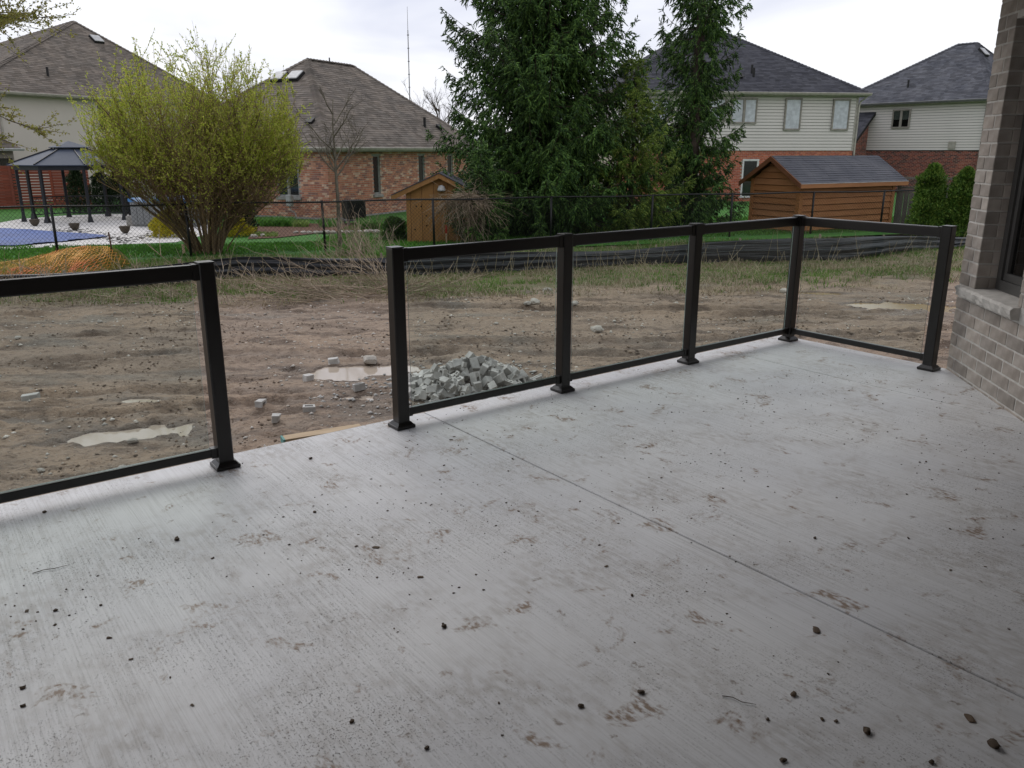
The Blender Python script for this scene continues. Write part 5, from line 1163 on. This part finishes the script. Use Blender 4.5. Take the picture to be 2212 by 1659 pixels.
spruce('large broad dark green spruce filling the middle of the view', 0.85, 24.6, 13.5, prof1, 44, .35, full=7.8, seed=3, dens=1.2, droop=.42, tw=.0155)
prof2 = lambda h: np.interp(h, [0, 1.2, 2.0, 3.0, 4.2, 6.2, 12], [1.7, 1.8, 1.15, 1.75, 1.05, 1.25, .05])
spruce('narrow ragged spruce with gaps, right of the large one', 5.55, 26.0, 12., prof2, 21, .4, full=7.6, seed=8, dens=1.35, droop=.42, tw=.0155)
prof3 = lambda h: np.interp(h, [0, 1, 2.6, 4.9], [1.5, 1.6, 1.1, .05])
spruce('yellowish green young spruce leaning on the right side of the large spruce', 3.45, 24.3, 4.9, prof3, 26, .2, mat='needles_y', seed=12, dens=1.1, tw=.013)
prof4 = lambda h: np.interp(h, [0, .8, 2.4], [.6, .68, .05])
spruce('small young spruce beside the roof of the little brown shed', -.80, 21.5, 2.4, prof4, 34, .25, seed=21, dens=1.3, tw=.014)

# ------------------------------------------------------------------ willow shrub
RS = np.random.RandomState(5); wy = 19.35; wx_ = G(437, 552).x; WI = thing('willow_shrub', 'big round willow shrub leafing out yellow green, behind the left railing', 'shrub', (wx_, wy, -.76))
n = 64; az = RS.rand(n)*2*np.pi; inc = (RS.rand(n)**.6)*.50; r0 = RS.uniform(.05, .36, n); P = np.stack([np.cos(az)*r0*1.1, np.sin(az)*r0, np.zeros(n)-.05], 1)
D = np.stack([np.cos(az)*np.sin(inc), np.sin(az)*np.sin(inc), np.cos(inc)], 1); L = RS.uniform(2.9, 4.1, n); bend = np.stack([D[:,0]*.75, D[:,1]*.75, -.25*inc], 1)
Sm = curve(P, D, L, bend, 8, .012); fz = 1/np.maximum(1, np.linalg.norm((Sm[:, -1]-np.array([.05, 0, 2.75]))/np.array([2.3, 2.2, 2.25]), axis=1)**1.3); Sm = P[:, None] + (Sm-P[:, None])*fz[:, None, None]; parts = [strips(Sm, RS.uniform(.018, .040, n), np.full(n, .008), 5)]
nb = 24; who = np.repeat(np.arange(n), nb); t = .22 + .78*RS.rand(len(who)); p, tg = sample(Sm, who, t)
out = norm(np.stack([p[:,0], p[:,1], np.zeros(len(p))], 1)); D2 = norm(tg*.7 + RS.normal(0, .55, p.shape) + out*.25); l2 = RS.uniform(.7, 1.7, len(who))*(1.15-.45*t)
B2 = curve(p, D2, l2, np.stack([np.zeros(len(p))]*2 + [RS.uniform(.05, .45, len(p))], 1), 6, .02)
ctr = np.array([.05, 0, 2.75]); RD = np.array([2.55, 2.4, 2.3]); cone = lambda q: np.where(q[:, 0] < 0, .30 + .70*q[:, 2] + 1.2*np.maximum(q[:, 2]-1.75, 0), .5 + .95*q[:, 2])
rr2 = lambda q: np.hypot(q[:, 0], q[:, 1]*.8)
eok = (rr2(B2[:, -1]) < cone(B2[:, -1])*1.08) & (np.linalg.norm((B2[:, -1]-ctr)/RD, axis=1) < 1.0); B2 = B2[eok]; p = p[eok]
parts.append(strips(B2, np.full(len(p), .009), np.full(len(p), .003), 3))
nb = 5; who = np.repeat(np.arange(len(p)), nb); t = .25 + .75*RS.rand(len(who)); p3, tg3 = sample(B2, who, t); D3 = norm(tg3*.7 + RS.normal(0, .55, p3.shape) + np.array([[0, 0, .35]])); l3 = RS.uniform(.25, .75, len(who))
B3 = curve(p3, D3, l3, np.stack([np.zeros(len(p3))]*2 + [RS.uniform(.1, .4, len(p3))], 1), 4, .02)
# keep within the round silhouette
e = np.linalg.norm((B3[:, -1]-ctr)/RD, axis=1) + .30*(vnoise(B3[:, -1, 0]*2.2, B3[:, -1, 2]*2.2, 4)-.5); ok = (e < 1.02) & (rr2(B3[:, -1]) < cone(B3[:, -1])*(1+.25*RS.rand(len(B3))**3)); B3 = B3[ok]
parts.append(strips(B3, np.full(len(B3), .0048), np.full(len(B3), .0022), 3)); wb = arr_mesh('stems', *join(parts), pm('willow_bark', (.25,.175,.095), (.17,.12,.07), rough=.9, scale=4, rand=.3, island=True)); link('stems', wb, WI)
allb = np.concatenate([B3, B2[:, [0, 2, 3, 5]]]); m_ = len(allb); who = np.repeat(np.arange(m_), 38); t = .15 + .85*RS.rand(len(who)); p, tg = sample(allb, who, t)
e = np.linalg.norm((p-ctr)/RD, axis=1); hh = p[:, 2]/5.0
keep = RS.rand(len(p)) < (.42+.5*sst(.35,.65,fbm(p[:,0], p[:,2], 1.6, 2, 9)))*np.clip(.07 + 1.3*sst(.26, .62, hh)*(.55+.45*sst(.3, .9, e)) + .7*sst(.7, 1, e)*sst(.2, .45, hh), 0, 1); keep &= e < 1.12; p, tg = p[keep], tg[keep]
D4 = norm(tg*.8 + RS.normal(0, .6, p.shape)); V_, F_ = leaves(p, D4, RS.uniform(.03, .075, len(p)), RS.uniform(.008, .015, len(p)))
M['willow'] = grassmat('willow_leaf', [(.30,.38,.04), (.41,.49,.06), (.50,.55,.10), (.54,.47,.13)], .2, .5)
link('crown', arr_mesh('crown', V_, F_, M['willow']), WI, label='haze of small new yellow green leaves')

# ------------------------------------------------------------------ leafy branches of a tree just out of frame, top left
RS = np.random.RandomState(9); LT = thing('young_maple', 'tree at the top left corner, thin boughs with new yellow green leaves', 'tree', (-10.5, 13.6, -.78))
MB().tube([(0,0,-.1),(.05,0,1.6),(-.05,.1,3.4),(.1,0,5.6)], [.12,.10,.08,.03], 8).build('trunk', M['bark'], LT, smooth=True)
n = 58; P = np.stack([np.zeros(n), np.zeros(n), RS.uniform(3.25, 5.9, n)], 1); az = RS.uniform(-.7, .5, n); az[50:] += 2.6; D = np.stack([np.cos(az), np.sin(az), RS.uniform(-.22, .25, n)], 1); L = RS.uniform(1.9, 3.4, n)
B1 = curve(P, D, L, np.stack([np.zeros(n)]*2 + [RS.uniform(-.15, .12, n)], 1), 7, .02); parts = [strips(B1, np.full(n, .022), np.full(n, .005), 4)]
who = np.repeat(np.arange(n), 26); t = .3+.7*RS.rand(len(who)); p, tg = sample(B1, who, t); B2 = curve(p, norm(tg + RS.normal(0, .5, p.shape)), RS.uniform(.25, .85, len(p)), np.stack([np.zeros(len(p))]*2 + [RS.uniform(-.2, .3, len(p))], 1), 5, .03); parts.append(strips(B2, np.full(len(p), .006), np.full(len(p), .0025), 3))
link('boughs', arr_mesh('boughs', *join(parts), M['bark']), LT)
who = np.repeat(np.arange(len(B2)), 44); p, tg = sample(B2, who, .1+.9*RS.rand(len(who))); p += RS.normal(0, .02, p.shape)
V_, F_ = leaves(p, norm(tg*.5 + RS.normal(0, .7, p.shape)), RS.uniform(.025, .06, len(p)), RS.uniform(.009, .02, len(p)))
link('crown', arr_mesh('crown', V_, F_, grassmat('new_leaf', [(.22,.24,.06), (.30,.30,.06), (.26,.22,.09), (.36,.34,.10)], .2, .4)), LT)

# ------------------------------------------------------------------ bare sapling, far bare tree
def baretree(lab, name, base, ht, spread, seed, thick, levels=(9, 8, 7), col='bark'):
    global RS
    RS = np.random.RandomState(seed); T = thing(name, lab, 'tree', base)
    pts = [(0,0,-.05)] + [(RS.normal(0,.012)*ht, RS.normal(0,.012)*ht, ht*k/6) for k in range(1, 7)]; MB().tube(pts, [thick*(1-.85*k/6) for k in range(7)], 7).build('trunk', M[col], T, smooth=True)
    tr = np.array([pts]); n = levels[0]; t = RS.uniform(.40, .92, n); p, tg = sample(tr, np.zeros(n, int), t); az = np.arange(n)*2.4 + RS.normal(0, .4, n)
    D = np.stack([np.cos(az)*.8, np.sin(az)*.8, RS.uniform(.5, 1.2, n)], 1); L = spread*(1.35-t)*RS.uniform(.7, 1.2, n)*1.5; B = curve(p, D, L, np.stack([np.zeros(n)]*2+[np.full(n, .15)], 1), 6, .03); parts = [strips(B, np.full(n, thick*.36), np.full(n, thick*.08), 4)]
    cur, l_ = B, L
    for i, kk in enumerate(levels[1:]):
        who = np.repeat(np.arange(len(cur)), kk); t = .25+.75*RS.rand(len(who)); p, tg = sample(cur, who, t); l2 = l_[who]*.42*RS.uniform(.5, 1.2, len(who)); nxt = curve(p, norm(tg + RS.normal(0, .5, p.shape)+np.array([[0,0,.2]])), l2, np.zeros((len(p), 3)), 4, .04)
        parts.append(strips(nxt, np.full(len(p), thick*.13/(i+1)), np.full(len(p), thick*.05/(i+1)), 3)); cur, l_ = nxt, l2
    link('branches', arr_mesh('branches', *join(parts), M[col]), T); return T
M['sapling'] = pm('lichen_grey_bark', (.17,.155,.115), (.11,.095,.075), rough=.95, scale=12, bump=.003)
p = at(737, 545, 20.0); baretree('leafless young tree standing before the brick bungalow', 'bare_sapling', (p.x, p.y, -.76), 3.5, .95, 31, .058, (12, 7, 6), 'sapling')
p = at(950, 250, 84); baretree('distant leafless tree peeping over the bungalow roof', 'bare_tree', (p.x, p.y, -1.3), 7.2, 3.2, 33, .16, (16, 8, 8), 'bark')
# mast
p0 = at(884, 205, 150); p1 = at(879.5, 14, 150); MS = thing('radio_mast', 'very tall thin radio mast behind the bungalow roof', 'mast', (p0.x, p0.y, -1.3))
hm = p1.z + 1.3; lx = (p1.x-p0.x)*1.05; M['mast'] = pm('galvanised_mast', (.32,.32,.33), rough=.5)
MB().tube([(0,0,0), (lx*.5,0,hm*.5), (lx*.85,0,hm*.86)], [.12,.10,.085], 6).build('mast_pole', M['mast'], MS); MB().tube([(lx*.85,0,hm*.86),(lx,0,hm)], [.05,.03], 5).build('antenna', M['mast'], MS)
for k in range(7): f = .35+.08*k; MB().tube([(lx*f-.16,0,hm*f),(lx*f+.16,0,hm*f)], .09, 5).build('mast_collar', M['mast'], MS)
# ------------------------------------------------------------------ cedars
def cedar(lab, px, base, ht, rad, n, mat, seed, name='cedar_shrub', Y=None, ro=0.):
    global RS
    RS = np.random.RandomState(seed); x, y = base; T = thing(name, lab, 'shrub', (x, y, float(zg(x, y))))
    MB().tube([(0,0,-.05),(0,0,ht*.5),(.02,0,ht*.95)], [.035,.02,.006], 6).build('trunk', M['bark'], T)
    h = ht*RS.rand(n)**.85; env = rad*np.sqrt(np.clip(1-(h/ht)**2.0, 0, 1))*(.62+.7*vnoise(h*5+seed, RS.rand(n)*0+h*2, seed)) ; az = RS.rand(n)*6.283; env *= .6+.75*vnoise(az*2.2, h*5, seed+1)
    r = env*RS.rand(n)**.45; P = np.stack([np.cos(az)*r, np.sin(az)*r, h], 1); D = np.stack([np.cos(az)*.7, np.sin(az)*.7, np.full(n, .8)], 1) + RS.normal(0, .5, (n, 3))
    link('foliage', arr_mesh('foliage', *leaves(P, D, RS.uniform(.05, .12, n), RS.uniform(.010, .022, n)), M[mat]), T)
M['cedarleaf'] = grassmat('fresh_cedar_green', [(.035,.085,.012), (.07,.15,.022), (.12,.22,.035), (.20,.28,.05)], .25, .2); M['cedardark'] = grassmat('dark_cedar_green', [(.010,.022,.008), (.02,.042,.014), (.04,.065,.02)], .25, .1)
p = at(2000, 500, 23.6); cedar('bright green cedar beside the cedar shed', 0, (p.x, p.y), 1.95, .50, 15000, 'cedarleaf', 41)
p = at(2072, 500, 23.4); cedar('bright green cedar nearest the near brick wall', 0, (p.x, p.y), 1.85, .52, 15000, 'cedarleaf', 42)
p = at(172, 440, 34.0); cedar('dark cone shaped cedar seen through the middle of the gazebo', 0, (p.x, p.y), 1.75, .48, 6000, 'cedardark', 43)
p = at(222, 440, 34.2); cedar('dark rounded cedar behind the right part of the gazebo', 0, (p.x, p.y), 1.6, .5, 6000, 'cedardark', 44)
p = at(260, 440, 34.4); cedar('dark broad cedar rightmost behind the gazebo', 0, (p.x, p.y), 1.65, .6, 7000, 'cedardark', 45)
p = at(530, 480, 26.0); cedar('small dark evergreen at the left end of the garden bed', 0, (p.x, p.y), 1.0, .36, 4000, 'cedardark', 46, 'evergreen_shrub')
M['forsythia'] = grassmat('yellow_blossom', [(.42,.34,.02), (.50,.42,.03), (.18,.20,.03)], .2, .2)
for px, py, Y, h_, r_, lab, sd in ((366,495,24.6,.75,.50,'yellow flowering bush left of the willow stems',47), (510,495,24.8,.6,.40,'yellow flowering bush right of the willow stems',48), (352,480,25.5,.6,.35,'yellow flowering bush nearest the hot tub',49)):
    p = at(px, py, Y); cedar(lab, 0, (p.x, p.y), h_, r_, 3500, 'forsythia', sd, 'flowering_bush')
M['shrubgreen'] = grassmat('shrub_green', [(.03,.07,.015), (.06,.13,.025), (.10,.15,.04)], .2, .2)
p = G(852, 520, -.8); cedar('low dark green bush at the left foot of the little brown shed', 0, (p.x, p.y), .62, .42, 3500, 'shrubgreen', 50, 'bush')

# ------------------------------------------------------------------ garden bed
RS = np.random.RandomState(77); M['mulch'] = pm('bark_mulch', (.13,.062,.036), (.085,.045,.03), rough=.95, scale=9, bump=.02, bs=40)
bedp = [(535,516),(600,513),(690,503),(796,500),(876,500),(876,478),(800,478),(716,484),(660,482),(560,478)]
flat('mulch_bed', bedp, -.86, M['mulch'], kind='structure')
M['lily'] = grassmat('lily_leaves', [(.05,.14,.02), (.08,.22,.03), (.13,.29,.05)], .2, .25); M['hosta'] = grassmat('pale_leaves', [(.16,.24,.05), (.24,.32,.09)], .2, .2); M['weed'] = grassmat('bright_weeds', [(.07,.18,.025), (.11,.27,.04), (.17,.34,.07)], .2, .3)
def clump(lab, x0, x1, y0, y1, h_, n, mat, w=.03, z=-.87, name='plant_clump'):
    px = x0 + (x1-x0)*RS.rand(n); py = y0 + (y1-y0)*RS.rand(n); P = np.array([G(a, c, z)[:] for a, c in zip(px, py)]); c0 = P.mean(0); c0[2] = z; P -= c0
    T = thing(name, lab, 'plants', tuple(c0)); link('leaves', arr_mesh('leaves', *blades(P[:,0], P[:,1], P[:,2], h_*RS.uniform(.5, 1.1, n), w*RS.uniform(.7, 1.2, n), .9), M[mat]), T)
clump('broad clump of green perennials below the gas meter', 560, 632, 482, 490, .34, 1600, 'lily')
clump('pale variegated plants right of the green perennials', 634, 666, 485, 491, .26, 500, 'hosta')
clump('row of green day lilies in front of the bungalow, left of the brown shed', 775, 875, 484, 496, .36, 2600, 'lily')
clump('low pale ground cover at the front of the mulch bed', 545, 600, 504, 512, .10, 500, 'hosta')
clump('bright green weeds behind the silt fence beside the sapling', 742, 800, 545, 556, .30, 1200, 'weed', .022, -.76)
clump('bright green weeds left of the railing end post, behind the silt fence', 796, 872, 545, 562, .26, 1400, 'weed', .022, -.76)
clump('leafy weeds between the bungalow and the leafless sapling', 690, 730, 482, 492, .3, 300, 'lily')
edge = [(548,512),(566,510)] + [(640+i*13.5, 503.5-(i>8)*1.5) for i in range(18)]
for i, (px, py) in enumerate(edge):
    p = G(px+random.uniform(-3,3), py, -.86); o = thing('border_stone', 'rounded pale stone in the row edging the garden bed', 'stone', (p.x, p.y, -.84), random.uniform(0,6), 'pale stones edging the garden bed', rocks[i % 6]); s = random.uniform(.07,.12); o.scale = (s*1.3, s, s)
for o in [o for o in bpy.data.objects if o.name.startswith('border_stone')]: o['label'] = 'rounded pale stone in the row edging the garden bed'
# ------------------------------------------------------------------ dead brush, vines, stake
RS = np.random.RandomState(15); M['brush'] = pm('bleached_twigs', (.36,.29,.21), (.24,.185,.13), rough=.9, scale=3, rand=.4, island=True)
def brush(lab, name, spec, r0=.006):
    segs = []; org_ = None
    for (px, py, z, n, az0, az1, el0, el1, L0, L1, sx_, sy_) in spec:
        c = G(px, py, z) if z < 0 else None
        if org_ is None: org_ = np.array(c[:])
        P = np.array(c[:])[None] - org_ + np.stack([RS.normal(0, sx_, n), RS.normal(0, sy_, n), RS.rand(n)*.12], 1); az = R(az0) + R(az1-az0)*RS.rand(n); el = R(el0) + R(el1-el0)*RS.rand(n)
        D = np.stack([np.cos(az)*np.cos(el), np.sin(az)*np.cos(el), np.sin(el)], 1); L = RS.uniform(L0, L1, n); Bm = curve(P, D, L, np.stack([RS.normal(0,.1,n), RS.normal(0,.1,n), RS.uniform(-.35,.1,n)], 1), 6, .02); segs.append(Bm)
        who = np.repeat(np.arange(n), 3); p, tg = sample(Bm, who, .3+.6*RS.rand(len(who))); q = curve(p, norm(tg+RS.normal(0,.35,p.shape)), L[who]*.4, np.zeros((len(p),3)), 6, .02); segs.append(q)
    A_ = np.concatenate(segs); T = thing(name, lab, 'brush', tuple(org_)); link('dead_stems', arr_mesh('dead_stems', *strips(A_, np.full(len(A_), r0), np.full(len(A_), r0*.45)), M['brush']), T, kind='stuff')
brush('heap of bleached dead branches lying against the silt fence, left of the second railing', 'dead_brush', [(800,640,-.74,42,140,205,0,22,.7,1.9,.4,.2), (835,628,-.72,26,120,165,15,45,.7,1.7,.2,.15), (700,655,-.74,18,130,220,0,18,.5,1.4,.5,.15), (860,640,-.74,34,-10,80,3,24,.5,1.2,.35,.15), (690,640,-.74,14,20,160,20,60,.3,.8,.4,.1)], .0055)
brush('dry stalks sticking up behind the silt fence at the sapling foot', 'dry_stalks', [(775,560,-.76,44,60,150,35,85,.4,1.2,.5,.12), (820,560,-.76,36,110,165,15,55,.6,1.4,.3,.1)], .0042)
brush('sparse dry stalks behind the left railing, along the grass edge', 'dry_stalks', [(380,650,-.74,70,90,260,2,40,.5,1.3,1.3,.2), (60,655,-.74,50,60,120,20,80,.3,.8,1.0,.2)], .0055)
# vine mound: arching stems over a dome
p = at(1006, 470, 20.95); n = 420; az = RS.rand(n)*6.283; th = RS.rand(n)*1.3; c = np.stack([np.cos(az)*np.sin(th)*.62, np.sin(az)*np.sin(th)*.30, np.cos(th)*.42 + .92], 1)
D = np.stack([RS.normal(0,.8,n), RS.normal(0,.3,n), RS.uniform(-.7, .5, n)], 1); L = RS.uniform(.2, .7, n); Bv = curve(c, D, L, np.stack([RS.normal(0,.45,n), RS.normal(0,.2,n), RS.uniform(-1.2,0.,n)], 1), 7, .07)
n2 = 40; st_ = np.stack([RS.normal(.12,.14,n2), RS.normal(0,.07,n2), np.zeros(n2)], 1); Bs = curve(st_, np.stack([RS.normal(0,.2,n2), RS.normal(0,.1,n2), np.ones(n2)], 1), RS.uniform(.8,1.2,n2), np.zeros((n2,3)), 7, .03)
T = thing('vine_tangle', 'mound of dry tan vines hanging over the right side of the little brown shed', 'vines', (p.x, p.y, -.80)); link('vine_stems', arr_mesh('vine_stems', *strips(np.concatenate([Bv, Bs]), np.full(n+n2, .005), np.full(n+n2, .003)), M['brush']), T, kind='stuff')
p = G(966, 527, -.78); T = thing('survey_stake', 'wooden survey stake with a red painted top before the little brown shed', 'stake', (p.x, p.y-.25, -.78))
MB().bbox(-.02,.02,-.012,.012,0,.30,.002).build('stake_shaft', M['wood'], T); MB().bbox(-.021,.021,-.013,.013,.30,.50,.003).build('painted_top', pm('red_paint', (.55,.03,.02), rough=.5), T)
p = G(398, 553, -.76); T = thing('survey_stake', 'short plain wooden stake left of the willow stems', 'stake', (p.x, p.y, -.77)); MB().bbox(-.03,.03,-.015,.015,0,.28,.003).build('stake_shaft', M['wood'], T)
# distant treeline beyond the houses
RS = np.random.RandomState(88); n = 16000; x = -160 + 330*RS.rand(n); y = 125 + 12*RS.rand(n); h = 7*fbm(x, y*.0, .05, 3, 6)*RS.rand(n)**.6
link('treeline', arr_mesh('treeline', *leaves(np.stack([x, y, -1.3+h], 1), RS.normal(size=(n,3)), RS.uniform(.5,1.1,n), RS.uniform(.15,.35,n)), grassmat('far_foliage', [(.10,.085,.06),(.09,.11,.05),(.13,.12,.09)], .2)), kind='stuff', label='low line of distant trees on the horizon')
